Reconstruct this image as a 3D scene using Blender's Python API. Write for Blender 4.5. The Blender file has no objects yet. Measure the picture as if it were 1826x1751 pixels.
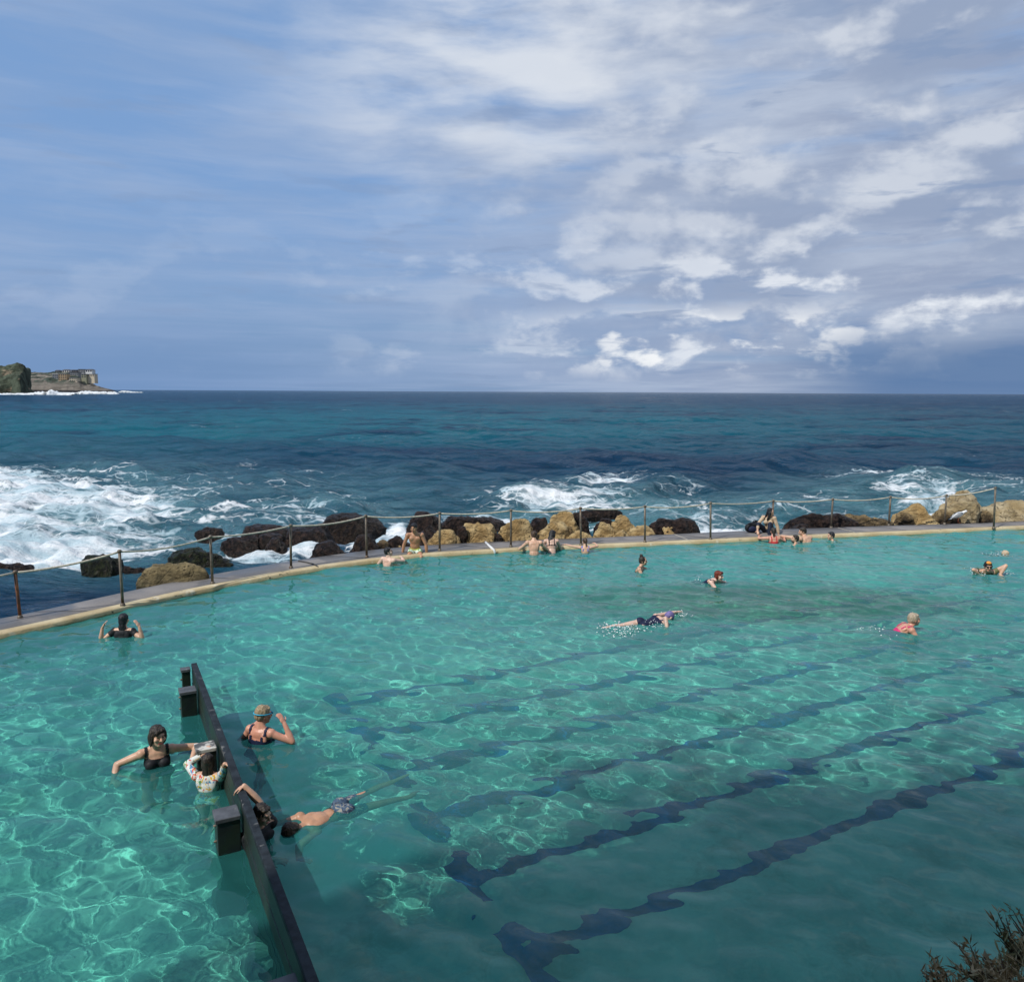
import bpy, math, random
import numpy as np
from mathutils import Vector, Matrix

S = bpy.context.scene
COL = S.collection
rad = math.radians
random.seed(7)

# ------------------------------------------------------------------ camera, sky, sun
CAM_H, FPX, PITCH, ROLL = 4.4, 1400.0, math.atan(177 / 1400), rad(0.285)
cam = bpy.data.cameras.new('camera')
cam_ob = bpy.data.objects.new('camera', cam)
COL.objects.link(cam_ob)
S.camera = cam_ob
cam.sensor_width = 36
cam.lens = 36 * FPX / 1826
cam.clip_start, cam.clip_end = 0.1, 90000
cam_ob.location = (0, 0, CAM_H)
cam_ob.rotation_mode = 'QUATERNION'
cam_ob.rotation_quaternion = (Matrix.Rotation(rad(90) - PITCH, 3, 'X') @ Matrix.Rotation(ROLL, 3, 'Z')).to_quaternion()

S.view_settings.view_transform = 'Standard'
S.view_settings.look = 'None'
S.view_settings.exposure = 0.0
S.cycles.caustics_refractive = True
S.cycles.caustics_reflective = False
S.cycles.max_bounces = 10
S.cycles.transmission_bounces = 8
S.cycles.sample_clamp_indirect = 6

SUN_EL = rad(48)
SUN_DIR = Vector((.74 * math.cos(SUN_EL), .673 * math.cos(SUN_EL), -math.sin(SUN_EL)))   # the way the light travels
sun = bpy.data.lights.new('sun', 'SUN')
sun.energy, sun.angle, sun.color = 3.6, rad(0.5), (1, .955, .88)
sun.cycles.is_caustics_light = True
sun_ob = bpy.data.objects.new('sun', sun)
COL.objects.link(sun_ob)
sun_ob.rotation_mode = 'QUATERNION'
sun_ob.rotation_quaternion = SUN_DIR.to_track_quat('-Z', 'Y')


class G:
    """tiny node-graph writer"""
    def __init__(s, nt):
        s.nt = nt
        nt.nodes.clear()

    def n(s, typ, ins=None, **kw):
        nd = s.nt.nodes.new(typ)
        for k, v in kw.items():
            setattr(nd, k, v)
        for k, v in (ins or {}).items():
            s.put(nd.inputs[k], v)
        return nd

    def put(s, sock, v):
        if isinstance(v, bpy.types.Node):
            v = v.outputs[0]
        if isinstance(v, bpy.types.NodeSocket):
            s.nt.links.new(v, sock)
        else:
            if sock.type == 'RGBA' and len(v) == 3:
                v = (*v, 1)
            sock.default_value = v

    def m(s, op, a, b=0.0, c=0.0, clamp=False):
        return s.n('ShaderNodeMath', {0: a, 1: b, 2: c}, operation=op, use_clamp=clamp)

    def mix(s, f, a, b):
        nd = s.n('ShaderNodeMix', data_type='RGBA')
        s.put(nd.inputs[0], f)
        s.put(nd.inputs[6], a)
        s.put(nd.inputs[7], b)
        return nd.outputs[2]

    def ss(s, v, a, b, lo=0.0, hi=1.0):
        return s.n('ShaderNodeMapRange', {0: v, 1: a, 2: b, 3: lo, 4: hi}, interpolation_type='SMOOTHSTEP')

    def lin(s, v, a, b, lo=0.0, hi=1.0):
        return s.n('ShaderNodeMapRange', {0: v, 1: a, 2: b, 3: lo, 4: hi})

    def noise(s, vec, scale, detail=4, rough=.55, dist=0.0):
        return s.n('ShaderNodeTexNoise', {'Vector': vec, 'Scale': scale, 'Detail': detail, 'Roughness': rough, 'Distortion': dist}).outputs[0]

    def vec(s, x, y, z=0.0):
        return s.n('ShaderNodeCombineXYZ', {0: x, 1: y, 2: z}).outputs[0]

    def scale(s, v, sx, sy, sz, off=(0, 0, 0)):
        return s.n('ShaderNodeMapping', {'Vector': v, 'Scale': (sx, sy, sz), 'Location': off}).outputs[0]

    def attr(s, name):
        return s.n('ShaderNodeAttribute', attribute_name=name).outputs['Fac']

    def pos(s):
        return s.n('ShaderNodeNewGeometry').outputs['Position']

    def obj(s):
        return s.n('ShaderNodeTexCoord').outputs['Object']

    def bump(s, h, strength, dist):
        return s.n('ShaderNodeBump', {'Height': h, 'Strength': strength, 'Distance': dist}).outputs[0]

    def out(s, sh):
        s.n('ShaderNodeOutputMaterial', {0: sh})


def make_world():
    w = bpy.data.worlds.new('World')
    S.world = w
    w.use_nodes = True
    g = G(w.node_tree)
    sky = g.n('ShaderNodeTexSky', sky_type='NISHITA', sun_disc=False, sun_elevation=SUN_EL,
              sun_rotation=math.atan2(-SUN_DIR.x, -SUN_DIR.y))
    d = g.n('ShaderNodeTexCoord').outputs['Generated']
    sep = g.n('ShaderNodeSeparateXYZ', {0: d})
    az = g.m('ARCTAN2', sep.outputs[0], sep.outputs[1])           # 0 = out to sea, + to the right
    el = g.m('ARCSINE', sep.outputs[2])
    # clouds flatten towards the horizon: stretch elevation there
    v = g.m('POWER', g.m('MAXIMUM', el, 0.0), 0.72)
    uv = g.vec(az, g.m('MULTIPLY', v, 2.1), 0.0)
    warp = g.n('ShaderNodeTexNoise', {'Vector': uv, 'Scale': 5.0, 'Detail': 3.0})
    uvw = g.n('ShaderNodeVectorMath', {0: uv, 1: g.n('ShaderNodeVectorMath', {0: warp.outputs[1], 1: (.05, .05, .05)}, operation='MULTIPLY').outputs[0]}, operation='ADD').outputs[0]
    uvc = g.n('ShaderNodeVectorMath', {0: g.vec(az, el), 1: g.n('ShaderNodeVectorMath', {0: warp.outputs[1], 1: (.025, .025, .025)}, operation='MULTIPLY').outputs[0]}, operation='ADD').outputs[0]
    right = g.ss(az, -.32, .42)
    # clear-sky colour: the Nishita sky, its blue kept low down by the moist air of the cloud deck
    base = g.mix(.82, g.n('ShaderNodeVectorMath', {0: sky.outputs[0], 1: (.08, .08, .08)}, operation='MULTIPLY').outputs[0],
                 g.mix(g.ss(el, .0, .22), (.20, .335, .58), (.215, .385, .70)))
    # soft stratus veil
    n1 = g.noise(g.scale(uvw, 1.3, 3.4, 1), 2.2, 6, .55)
    n1b = g.noise(g.scale(uvw, 1.0, 6.5, 1, (3, 1, 0)), 2.6, 5, .6)
    veil = g.ss(g.m('ADD', g.m('ADD', n1, g.m('MULTIPLY', right, .20)), g.m('MULTIPLY', g.m('SUBTRACT', n1b, .5), .7)), .38, .72)
    c = g.mix(g.m('MULTIPLY', veil, g.lin(right, 0, 1, .66, .95)), base, g.mix(right, (.35, .46, .67), (.44, .51, .645)))
    # broad grey shadow bands of the deck
    n2 = g.noise(g.scale(uvw, 1.5, 4.2, 1, (7, 2, 0)), 2.4, 7, .6)
    grey = g.m('MULTIPLY', g.ss(n2, .38, .62), g.lin(right, 0, 1, .40, .95))
    c = g.mix(grey, c, g.mix(right, (.265, .385, .61), (.30, .37, .525)))

    def puffs(c, off, sc, lo, hi, amount, lit, shade, elmask):
        q = g.scale(uvc, 1.0, 1.9, 1, off)
        a = g.noise(q, sc, 9, .56)
        b = g.noise(g.scale(uvc, 1.0, 1.9, 1, (off[0] - .018, off[1] + .04, 0)), sc, 5, .5)
        dens = g.m('MULTIPLY', g.m('MULTIPLY', g.ss(a, lo, hi), amount), elmask)
        light = g.ss(g.m('SUBTRACT', a, b), -.05, .085)
        return g.mix(dens, c, g.mix(light, shade, lit))
    rs = g.m('MULTIPLY', right, 1.0)
    low = g.m('MULTIPLY', g.ss(el, .006, .035), g.ss(el, .27, .10))
    c = puffs(c, (1.7, .4, 0), 4.4, .42, .57, .92, (.62, .67, .76), (.30, .375, .53), g.m('MULTIPLY', rs, g.ss(el, .03, .10)))
    c = puffs(c, (5.2, 1.9, 0), 7.5, .475, .60, .95, (.82, .86, .92), (.29, .38, .56), g.m('MULTIPLY', g.lin(right, 0, 1, .10, 1), low))
    # sunlit cumulus tops low over the sea, right of the middle
    spot = g.m('MULTIPLY', g.ss(g.m('ABSOLUTE', g.m('SUBTRACT', az, .27)), .34, .05), g.m('MULTIPLY', g.ss(el, .010, .04), g.ss(el, .115, .07)))
    c = puffs(c, (9.4, 3.3, 0), 9.0, .42, .56, 1.0, (.93, .95, .97), (.27, .37, .56), spot)
    # small dark scud
    n3 = g.noise(g.scale(uvw, 1.0, 2.3, 1, (2.2, 8, 0)), 8.0, 7, .55)
    c = g.mix(g.m('MULTIPLY', g.ss(n3, .57, .68), g.lin(right, 0, 1, .25, .75)), c, (.24, .33, .51))
    # bright high break in the deck, up behind the middle
    hi = g.m('MULTIPLY', g.ss(g.m('ABSOLUTE', g.m('SUBTRACT', az, .02)), .42, .05), g.ss(el, .17, .34))
    n4 = g.noise(g.scale(uvw, 1.2, 2.4, 1, (4, 5, 0)), 3.4, 7, .55)
    c = g.mix(g.m('MULTIPLY', g.m('MULTIPLY', hi, g.ss(n4, .36, .66)), .8), c, (.76, .80, .86))
    # rain shaft far off to the right, a band of moist air along the horizon
    rain = g.m('MULTIPLY', g.ss(az, .26, .46), g.ss(el, .10, .03))
    c = g.mix(g.m('MULTIPLY', rain, .9), c, (.105, .20, .385))
    lft = g.m('MULTIPLY', g.ss(az, -.05, -.45), g.ss(el, .13, .02))
    c = g.mix(g.m('MULTIPLY', lft, .75), c, (.165, .29, .53))
    c = g.mix(g.ss(el, .0, -.03), c, (.10, .16, .24))
    g.n('ShaderNodeOutputWorld', {0: g.n('ShaderNodeBackground', {0: c, 1: 1.0})})


make_world()

# ------------------------------------------------------------------ picture measurements -> places in the world
_ct, _st, _cr, _sr = math.cos(PITCH), math.sin(PITCH), math.cos(ROLL), math.sin(ROLL)


def ray(px, py):
    x, y = px - 913, py - 875.5
    xr, yr = x * _cr + y * _sr, -x * _sr + y * _cr
    return np.array([xr, FPX * _ct - yr * _st, -FPX * _st - yr * _ct])


def P(px, py, z=0.0):                      # where a sight line meets height z
    d = ray(px, py)
    return d * ((z - CAM_H) / d[2]) + np.array([0, 0, CAM_H])


def PD(px, py, y):                         # where it is y metres out
    d = ray(px, py)
    return d * (y / d[1]) + np.array([0, 0, CAM_H])


def PR(px, py, z):                         # on the pool floor, bent by the water surface
    a = P(px, py, 0)
    d = ray(px, py)
    d = d / np.linalg.norm(d)
    h = d[:2] / 1.333
    dz = -math.sqrt(1 - h @ h)
    return np.array([a[0] + h[0] * z / dz, a[1] + h[1] * z / dz, z])


def to_px(x, y, z):
    X, Y, Z = x, y, z - CAM_H
    f = Y * _ct - Z * _st
    u = Y * _st + Z * _ct
    xr, yr = FPX * X / f, -FPX * u / f
    return xr * _cr - yr * _sr + 913, xr * _sr + yr * _cr + 875.5


# ------------------------------------------------------------------ mesh helpers
def tag(o, label=None, cat=None, group=None, kind=None):
    for k, v in (('label', label), ('category', cat), ('group', group), ('kind', kind)):
        if v:
            o[k] = v
    return o


def mesh_np(name, v, f, mat=None, parent=None, smooth=True):
    v = np.asarray(v, np.float32)
    me = bpy.data.meshes.new(name)
    if isinstance(f, np.ndarray):
        me.vertices.add(len(v))
        me.vertices.foreach_set('co', v.ravel())
        me.loops.add(f.size)
        me.loops.foreach_set('vertex_index', f.astype(np.int32).ravel())
        me.polygons.add(len(f))
        me.polygons.foreach_set('loop_start', (np.arange(len(f)) * f.shape[1]).astype(np.int32))
        me.update(calc_edges=True)
    else:
        me.from_pydata([tuple(p) for p in v], [], f)
        me.update()
    if smooth:
        me.shade_smooth()
    if mat:
        me.materials.append(mat)
    o = bpy.data.objects.new(name, me)
    COL.objects.link(o)
    if parent:
        o.parent = parent
    return o


def grid_faces(nr, nc):
    i = (np.arange(nr - 1)[:, None] * nc + np.arange(nc - 1)[None, :]).ravel()
    return np.stack([i, i + 1, i + nc + 1, i + nc], -1)


def set_attr(o, name, vals):
    a = o.data.attributes.new(name, 'FLOAT', 'POINT')
    a.data.foreach_set('value', np.asarray(vals, np.float32).ravel())


class MB:
    """collects shapes for one mesh"""
    def __init__(s):
        s.v, s.f = [], []

    def add(s, v, f):
        k = len(s.v)
        s.v += [tuple(p) for p in v]
        s.f += [tuple(i + k for i in q) for q in f]
        return s

    def box(s, c, h, M=None, taper=1.0):
        pts = []
        for z in (-1, 1):
            t = taper if z > 0 else 1.0
            for x, y in ((-1, -1), (1, -1), (1, 1), (-1, 1)):
                p = Vector((x * h[0] * t, y * h[1] * t, z * h[2]))
                if M:
                    p = M @ p
                pts.append(p + Vector(c))
        return s.add(pts, [(3, 2, 1, 0), (4, 5, 6, 7), (0, 1, 5, 4), (1, 2, 6, 5), (2, 3, 7, 6), (3, 0, 4, 7)])

    def tube(s, pts, r, n=8, cap=True):
        pts = [Vector(p) for p in pts]
        rs = r if isinstance(r, (list, tuple)) else [r] * len(pts)
        rings, u = [], None
        for i, p in enumerate(pts):
            t = (pts[min(i + 1, len(pts) - 1)] - pts[max(i - 1, 0)]).normalized()
            if u is None:
                u = t.orthogonal().normalized()
            u = (u - t * u.dot(t)).normalized()
            w = t.cross(u)
            rings.append([p + (u * math.cos(a) + w * math.sin(a)) * rs[i] for a in [2 * math.pi * k / n for k in range(n)]])
        v = [q for ring in rings for q in ring]
        f = []
        for i in range(len(pts) - 1):
            for k in range(n):
                f.append((i * n + k, i * n + (k + 1) % n, (i + 1) * n + (k + 1) % n, (i + 1) * n + k))
        if cap:
            f.append(tuple(reversed(range(n))))
            f.append(tuple((len(pts) - 1) * n + k for k in range(n)))
        return s.add(v, f)

    def ell(s, c, r, M=None, n=14, m=9):
        v = [Vector((0, 0, -1))]
        for j in range(1, m):
            a = -math.pi / 2 + math.pi * j / m
            for k in range(n):
                b = 2 * math.pi * k / n
                v.append(Vector((math.cos(a) * math.cos(b), math.cos(a) * math.sin(b), math.sin(a))))
        v.append(Vector((0, 0, 1)))
        f = [(0, 1 + (k + 1) % n, 1 + k) for k in range(n)]
        for j in range(m - 2):
            for k in range(n):
                a = 1 + j * n
                f.append((a + k, a + (k + 1) % n, a + n + (k + 1) % n, a + n + k))
        a = 1 + (m - 2) * n
        f += [(a + k, a + (k + 1) % n, len(v) - 1) for k in range(n)]
        pts = []
        for p in v:
            q = Vector((p.x * r[0], p.y * r[1], p.z * r[2]))
            pts.append((M @ q if M else q) + Vector(c))
        return s.add(pts, f)

    def cap(s, a, b, ra, rb, n=12, flat=None):
        """tapered capsule; flat=(axis, factor) squashes it"""
        a, b = Vector(a), Vector(b)
        t = b - a
        L = t.length
        t = t / max(L, 1e-6)
        u = t.orthogonal().normalized()
        w = t.cross(u)
        prof = [(-1, 0.0)]
        prof += [(-math.cos(q), math.sin(q)) for q in (.5, 1.05)]
        pr = [(a + t * (z * ra), r * ra) for z, r in prof[1:]] + [(a, ra), (b, rb)] + [(b + t * (-z * rb), r * rb) for z, r in reversed(prof[1:])]
        v = [a - t * ra]
        for p, r in pr:
            for k in range(n):
                q = 2 * math.pi * k / n
                o = (u * math.cos(q) + w * math.sin(q)) * r
                if flat:
                    ax = Vector(flat[0])
                    o = o - ax * o.dot(ax) * (1 - flat[1])
                v.append(p + o)
        v.append(b + t * rb)
        f = [(0, 1 + (k + 1) % n, 1 + k) for k in range(n)]
        for j in range(len(pr) - 1):
            o = 1 + j * n
            for k in range(n):
                f.append((o + k, o + (k + 1) % n, o + n + (k + 1) % n, o + n + k))
        o = 1 + (len(pr) - 1) * n
        f += [(o + k, o + (k + 1) % n, len(v) - 1) for k in range(n)]
        return s.add(v, f)

    def build(s, name, mat, parent=None, smooth=False, bevel=0):
        o = mesh_np(name, s.v, s.f, mat, parent, smooth)
        if bevel:
            b = o.modifiers.new('bevel', 'BEVEL')
            b.width, b.segments, b.limit_method = bevel, 2, 'ANGLE'
        return o


def remesh(mb, voxel, smooth=4, fac=.5):
    """one continuous surface round overlapping shapes"""
    o = mesh_np('remesh_source', mb.v, mb.f)
    r = o.modifiers.new('r', 'REMESH')
    r.mode, r.voxel_size, r.use_smooth_shade = 'VOXEL', voxel, True
    if smooth:
        sm = o.modifiers.new('s', 'SMOOTH')
        sm.factor, sm.iterations = fac, smooth
    dg = bpy.context.evaluated_depsgraph_get()
    me = bpy.data.meshes.new_from_object(o.evaluated_get(dg))
    src = o.data
    bpy.data.objects.remove(o)
    bpy.data.meshes.remove(src)
    me.shade_smooth()
    return me


def link(name, me, mat, parent=None):
    me.name = name
    me.materials.clear()
    me.materials.append(mat)
    o = bpy.data.objects.new(name, me)
    COL.objects.link(o)
    if parent:
        o.parent = parent
    return o


def hash3(i, j, k, seed):
    n = (i * 374761393 + j * 668265263 + k * 2147483647 + seed * 1274126177) & 0xffffffff
    n = ((n ^ (n >> 13)) * 1274126177) & 0xffffffff
    return ((n ^ (n >> 16)) & 0xffff) / 65535.0


def vnoise(p, seed=0):
    p = np.asarray(p, float)
    i = np.floor(p).astype(np.int64)
    f = p - i
    f = f * f * (3 - 2 * f)
    r = 0
    for dx in (0, 1):
        for dy in (0, 1):
            for dz in (0, 1):
                wgt = (f[:, 0] if dx else 1 - f[:, 0]) * (f[:, 1] if dy else 1 - f[:, 1]) * (f[:, 2] if dz else 1 - f[:, 2])
                r = r + wgt * hash3(i[:, 0] + dx, i[:, 1] + dy, i[:, 2] + dz, seed)
    return r * 2 - 1


def fbm(p, seed=0, octv=4, gain=.5):
    p = np.asarray(p, float)
    r, a = 0, 1.0
    for o in range(octv):
        r = r + a * vnoise(p * 2 ** o + o * 17.3, seed + o)
        a *= gain
    return r


def waves(x, y, n, l0, l1, slope, main, spread, seed, spacing=None):
    r = np.random.default_rng(seed)
    z = np.zeros_like(x)
    for i in range(n):
        lam = l0 * (l1 / l0) ** r.random()
        k = 2 * math.pi / lam
        a = main + r.normal() * spread
        amp = slope / math.sqrt(n) * math.sqrt(2) / k
        ph = r.random() * 6.283
        s = np.sin(k * (x * math.cos(a) + y * math.sin(a)) + ph)
        s = (1 - np.abs(np.sin(.5 * (k * (x * math.cos(a) + y * math.sin(a)) + ph)))) * 1.3 - .45 if i % 2 == 0 else s
        if spacing is not None:
            s = s * np.clip(lam / spacing / 3 - 1, 0, 1)
        z += amp * s
    return z


# ------------------------------------------------------------------ materials
def mat(name):
    m = bpy.data.materials.new(name)
    m.use_nodes = True
    return m, G(m.node_tree)


def pbr(name, col, rough=.6, var=.25, scale=8, bump=0.0, bscale=30, metal=0.0, spec=.4, second=None, sharp=(.4, .62), coords='obj'):
    m, g = mat(name)
    co = g.obj() if coords == 'obj' else g.pos()
    n = g.noise(co, scale, 6, .6)
    dark = tuple(c * (1 - var) for c in col)
    lite = tuple(min(1, c * (1 + var)) for c in col)
    c = g.mix(g.ss(n, .3, .7), dark, lite)
    if second:
        n2 = g.noise(g.scale(co, 1, 1, 1, (5, 3, 1)), scale * .6, 6, .62)
        c = g.mix(g.ss(n2, *sharp), c, second)
    ins = {'Base Color': c, 'Roughness': rough, 'Metallic': metal, 'Specular IOR Level': spec}
    if bump:
        ins['Normal'] = g.bump(g.noise(co, bscale, 6, .65), .8, bump)
    g.out(g.n('ShaderNodeBsdfPrincipled', ins))
    return m


def rock_mat(name, col, col2, weed, lo, hi, wet=0.0):
    """sandstone with pits and bands; weed grows below a ragged height"""
    m, g = mat(name)
    p = g.pos()
    o = g.obj()
    n = g.noise(o, 1.6, 7, .62)
    n2 = g.noise(g.scale(o, 1, 1, 3.5), 3.0, 6, .6, .4)
    c = g.mix(g.ss(n, .36, .62), col, col2)
    c = g.mix(g.m('MULTIPLY', g.ss(n2, .49, .62), .65), c, tuple(x * .38 for x in col))
    pits = g.n('ShaderNodeTexVoronoi', {'Vector': o, 'Scale': 9.0, 'Randomness': 1.0}).outputs[0]
    pit = g.m('MULTIPLY', g.ss(pits, .30, .12), g.ss(n, .40, .55))
    c = g.mix(g.m('MULTIPLY', pit, .6), c, tuple(x * .3 for x in col))
    crack = g.n('ShaderNodeTexVoronoi', {'Vector': g.scale(o, 1, 1, 1.5), 'Scale': 1.5}, feature='DISTANCE_TO_EDGE').outputs[0]
    z = g.n('ShaderNodeSeparateXYZ', {0: p}).outputs[2]
    wn = g.m('ADD', z, g.m('MULTIPLY', g.m('SUBTRACT', g.noise(o, 2.2, 7, .7), .5), 1.1))
    wm = g.ss(wn, hi, lo)
    wcol = g.mix(g.ss(g.noise(o, 7, 8, .75), .42, .64), tuple(x * .2 for x in weed), tuple(x * 2.4 for x in weed))
    wcol = g.mix(g.ss(g.noise(g.scale(o, 1, 1, 1, (4, 4, 4)), 8, 5, .75), .58, .66), wcol, (.085, .055, .042))
    c = g.mix(wm, c, wcol)
    h = g.m('ADD', g.m('MULTIPLY', g.noise(o, 5, 9, .68), 1.0), g.m('MULTIPLY', g.ss(crack, .0, .03), .10))
    h = g.m('ADD', h, g.m('MULTIPLY', g.noise(g.scale(o, 1, 1, .35), 26, 5, .75), g.m('MULTIPLY', wm, .55)))
    h = g.m('SUBTRACT', h, g.m('MULTIPLY', pit, .35))
    g.out(g.n('ShaderNodeBsdfPrincipled', {'Base Color': c, 'Roughness': g.lin(wm, 0, 1, .85, .36 if wet else .55), 'Specular IOR Level': .35,
                                           'Normal': g.bump(h, 1.0, .2)}))
    return m


def pool_water_mat():
    m, g = mat('pool_water')
    p = g.pos()
    n = g.noise(p, .16, 4, .55)
    turb = g.mix(g.ss(n, .35, .65), (.055, .39, .38), (.080, .43, .395))
    # one darker, greener oval patch in the water colour
    d = g.n('ShaderNodeVectorMath', {0: g.n('ShaderNodeVectorMath', {0: p, 1: (-5.6, -16.3, 0)}, operation='ADD').outputs[0], 1: (.22, .60, 0)}, operation='MULTIPLY').outputs[0]
    r = g.n('ShaderNodeVectorMath', {0: d}, operation='LENGTH').outputs['Value']
    patch = g.ss(g.m('ADD', r, g.m('MULTIPLY', g.m('SUBTRACT', g.noise(p, .9, 5, .6), .5), .9)), 1.25, .55)
    turb = g.mix(g.m('MULTIPLY', patch, .8), turb, (.045, .20, .15))
    tint = g.mix(g.m('MULTIPLY', patch, .7), (.43, .86, .81), (.28, .62, .46))
    refr = g.n('ShaderNodeBsdfRefraction', {'Color': tint, 'Roughness': 0.0, 'IOR': 1.333})
    diff = g.n('ShaderNodeBsdfDiffuse', {'Color': turb})
    body = g.n('ShaderNodeMixShader', {0: g.lin(g.n('ShaderNodeSeparateXYZ', {0: p}).outputs[1], 8, 26, .20, .60), 1: refr, 2: diff})
    gl = g.n('ShaderNodeBsdfGlossy', {'Roughness': .04})
    fr = g.n('ShaderNodeFresnel', {0: 1.333})
    g.out(g.n('ShaderNodeMixShader', {0: g.m('MINIMUM', fr, .55), 1: body, 2: gl}))
    return m


def sea_mat():
    m, g = mat('sea_water')
    p = g.pos()
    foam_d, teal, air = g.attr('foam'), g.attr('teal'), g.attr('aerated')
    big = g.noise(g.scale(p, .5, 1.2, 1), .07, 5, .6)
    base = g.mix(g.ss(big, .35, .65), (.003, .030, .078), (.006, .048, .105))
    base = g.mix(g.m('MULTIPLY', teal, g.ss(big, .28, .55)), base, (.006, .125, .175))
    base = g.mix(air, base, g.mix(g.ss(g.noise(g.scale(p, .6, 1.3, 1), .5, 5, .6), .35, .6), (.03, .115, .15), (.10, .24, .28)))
    # lacy foam: torn network where there is little, solid where there is much
    wv = g.n('ShaderNodeTexNoise', {'Vector': p, 'Scale': .6, 'Detail': 4.0})
    pw = g.n('ShaderNodeVectorMath', {0: g.scale(p, .55, 1.0, .5), 1: g.n('ShaderNodeVectorMath', {0: wv.outputs[1], 1: (1.6, 1.6, 1.6)}, operation='MULTIPLY').outputs[0]}, operation='ADD').outputs[0]
    lace = g.n('ShaderNodeTexVoronoi', {'Vector': pw, 'Scale': 1.3, 'Randomness': 1.0}, feature='DISTANCE_TO_EDGE').outputs[0]
    lace2 = g.n('ShaderNodeTexVoronoi', {'Vector': pw, 'Scale': 3.4}, feature='DISTANCE_TO_EDGE').outputs[0]
    net = g.m('MAXIMUM', g.ss(lace, .16, .0), g.m('MULTIPLY', g.ss(lace2, .14, .0), .75))
    fn = g.noise(g.scale(p, .30, 1.15, .5), .9, 10, .68, .5)
    lev = g.m('ADD', g.m('MULTIPLY', fn, .82), g.m('MULTIPLY', net, g.lin(foam_d, .3, .8, .34, .10)))
    thr = g.lin(foam_d, 0, 1, 1.02, .26)
    foam = g.ss(g.m('SUBTRACT', lev, thr), -.04, .16)
    foam = g.m('MULTIPLY', foam, g.ss(foam_d, .02, .12))
    streak = g.noise(g.scale(p, .16, .75, .3), 1.2, 7, .72)
    fcol = g.mix(g.ss(streak, .40, .60), (.46, .60, .66), (.90, .92, .93))
    rip = g.m('ADD', g.noise(g.scale(p, .6, 1.5, 1), 1.1, 6, .62), g.m('MULTIPLY', g.noise(g.scale(p, .5, 1.0, 1, (9, 2, 0)), .22, 4, .6), 3.0))
    rip = g.m('ADD', rip, g.m('MULTIPLY', g.noise(g.scale(p, .7, 1.9, 1, (2, 6, 0)), 3.4, 4, .65), .38))
    nrm = g.bump(rip, 1.0, .65)
    fr = g.n('ShaderNodeFresnel', {0: 1.333, 'Normal': nrm})
    water = g.n('ShaderNodeMixShader', {0: g.m('MINIMUM', g.m('MULTIPLY', fr, .9), .60), 1: g.n('ShaderNodeBsdfDiffuse', {0: base, 'Normal': nrm}),
                                        2: g.n('ShaderNodeBsdfGlossy', {'Roughness': .08, 'Normal': nrm})})
    fb = g.bump(g.m('ADD', fn, g.m('MULTIPLY', g.noise(p, 3.5, 6, .7), .5)), .8, .35)
    fsh = g.n('ShaderNodeBsdfDiffuse', {0: fcol, 'Normal': fb})
    g.out(g.n('ShaderNodeMixShader', {0: g.m('MULTIPLY', foam, .96), 1: water, 2: fsh}))
    return m


def floor_mat():
    m, g = mat('pool_floor')
    p = g.pos()
    n = g.noise(p, .8, 7, .62)
    c = g.mix(g.ss(n, .34, .66), (.42, .52, .44), (.72, .78, .66))
    c = g.mix(g.m('MULTIPLY', g.ss(g.noise(p, .55, 7, .68), .52, .64), .55), c, (.22, .28, .19))
    g.out(g.n('ShaderNodeBsdfPrincipled', {'Base Color': c, 'Roughness': .9, 'Specular IOR Level': 0.0, 'Normal': g.bump(n, .5, .05)}))
    return m


def deck_mat():
    m, g = mat('concrete_deck')
    p = g.pos()
    n = g.noise(p, .7, 7, .6)
    f = g.noise(p, 22, 5, .7)
    c = g.mix(g.ss(n, .32, .68), (.165, .155, .15), (.26, .24, .225))
    c = g.mix(g.m('MULTIPLY', g.ss(f, .45, .7), .35), c, (.32, .30, .29))
    wet = g.ss(g.noise(g.scale(p, 1, 1, 1, (3, 9, 0)), .42, 6, .62), .46, .53)
    c = g.mix(g.m('MULTIPLY', wet, .6), c, (.10, .10, .10))
    g.out(g.n('ShaderNodeBsdfPrincipled', {'Base Color': c, 'Roughness': g.lin(wet, 0, 1, .85, .42), 'Specular IOR Level': .35, 'Normal': g.bump(f, .6, .01)}))
    return m


def coping_mat():
    m, g = mat('cream_coping')
    p = g.pos()
    n = g.noise(p, 1.1, 7, .65)
    c = g.mix(g.ss(n, .32, .66), (.43, .33, .18), (.60, .50, .31))
    chip = g.ss(g.noise(g.scale(p, 1, 1, 1, (1, 7, 2)), 5.5, 8, .7), .60, .66)
    c = g.mix(g.m('MULTIPLY', chip, g.ss(g.noise(p, .35, 3), .44, .56)), c, (.07, .06, .045))
    pale = g.ss(g.noise(g.scale(p, 1, 1, 1, (8, 1, 2)), 2.2, 6, .7), .58, .68)
    c = g.mix(g.m('MULTIPLY', pale, .6), c, (.72, .68, .55))
    z = g.n('ShaderNodeSeparateXYZ', {0: p}).outputs[2]
    c = g.mix(g.ss(z, .035, -.02), c, (.13, .15, .06))
    g.out(g.n('ShaderNodeBsdfPrincipled', {'Base Color': c, 'Roughness': .8, 'Specular IOR Level': .3, 'Normal': g.bump(g.noise(p, 9, 6, .7), .7, .02)}))
    return m


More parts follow.
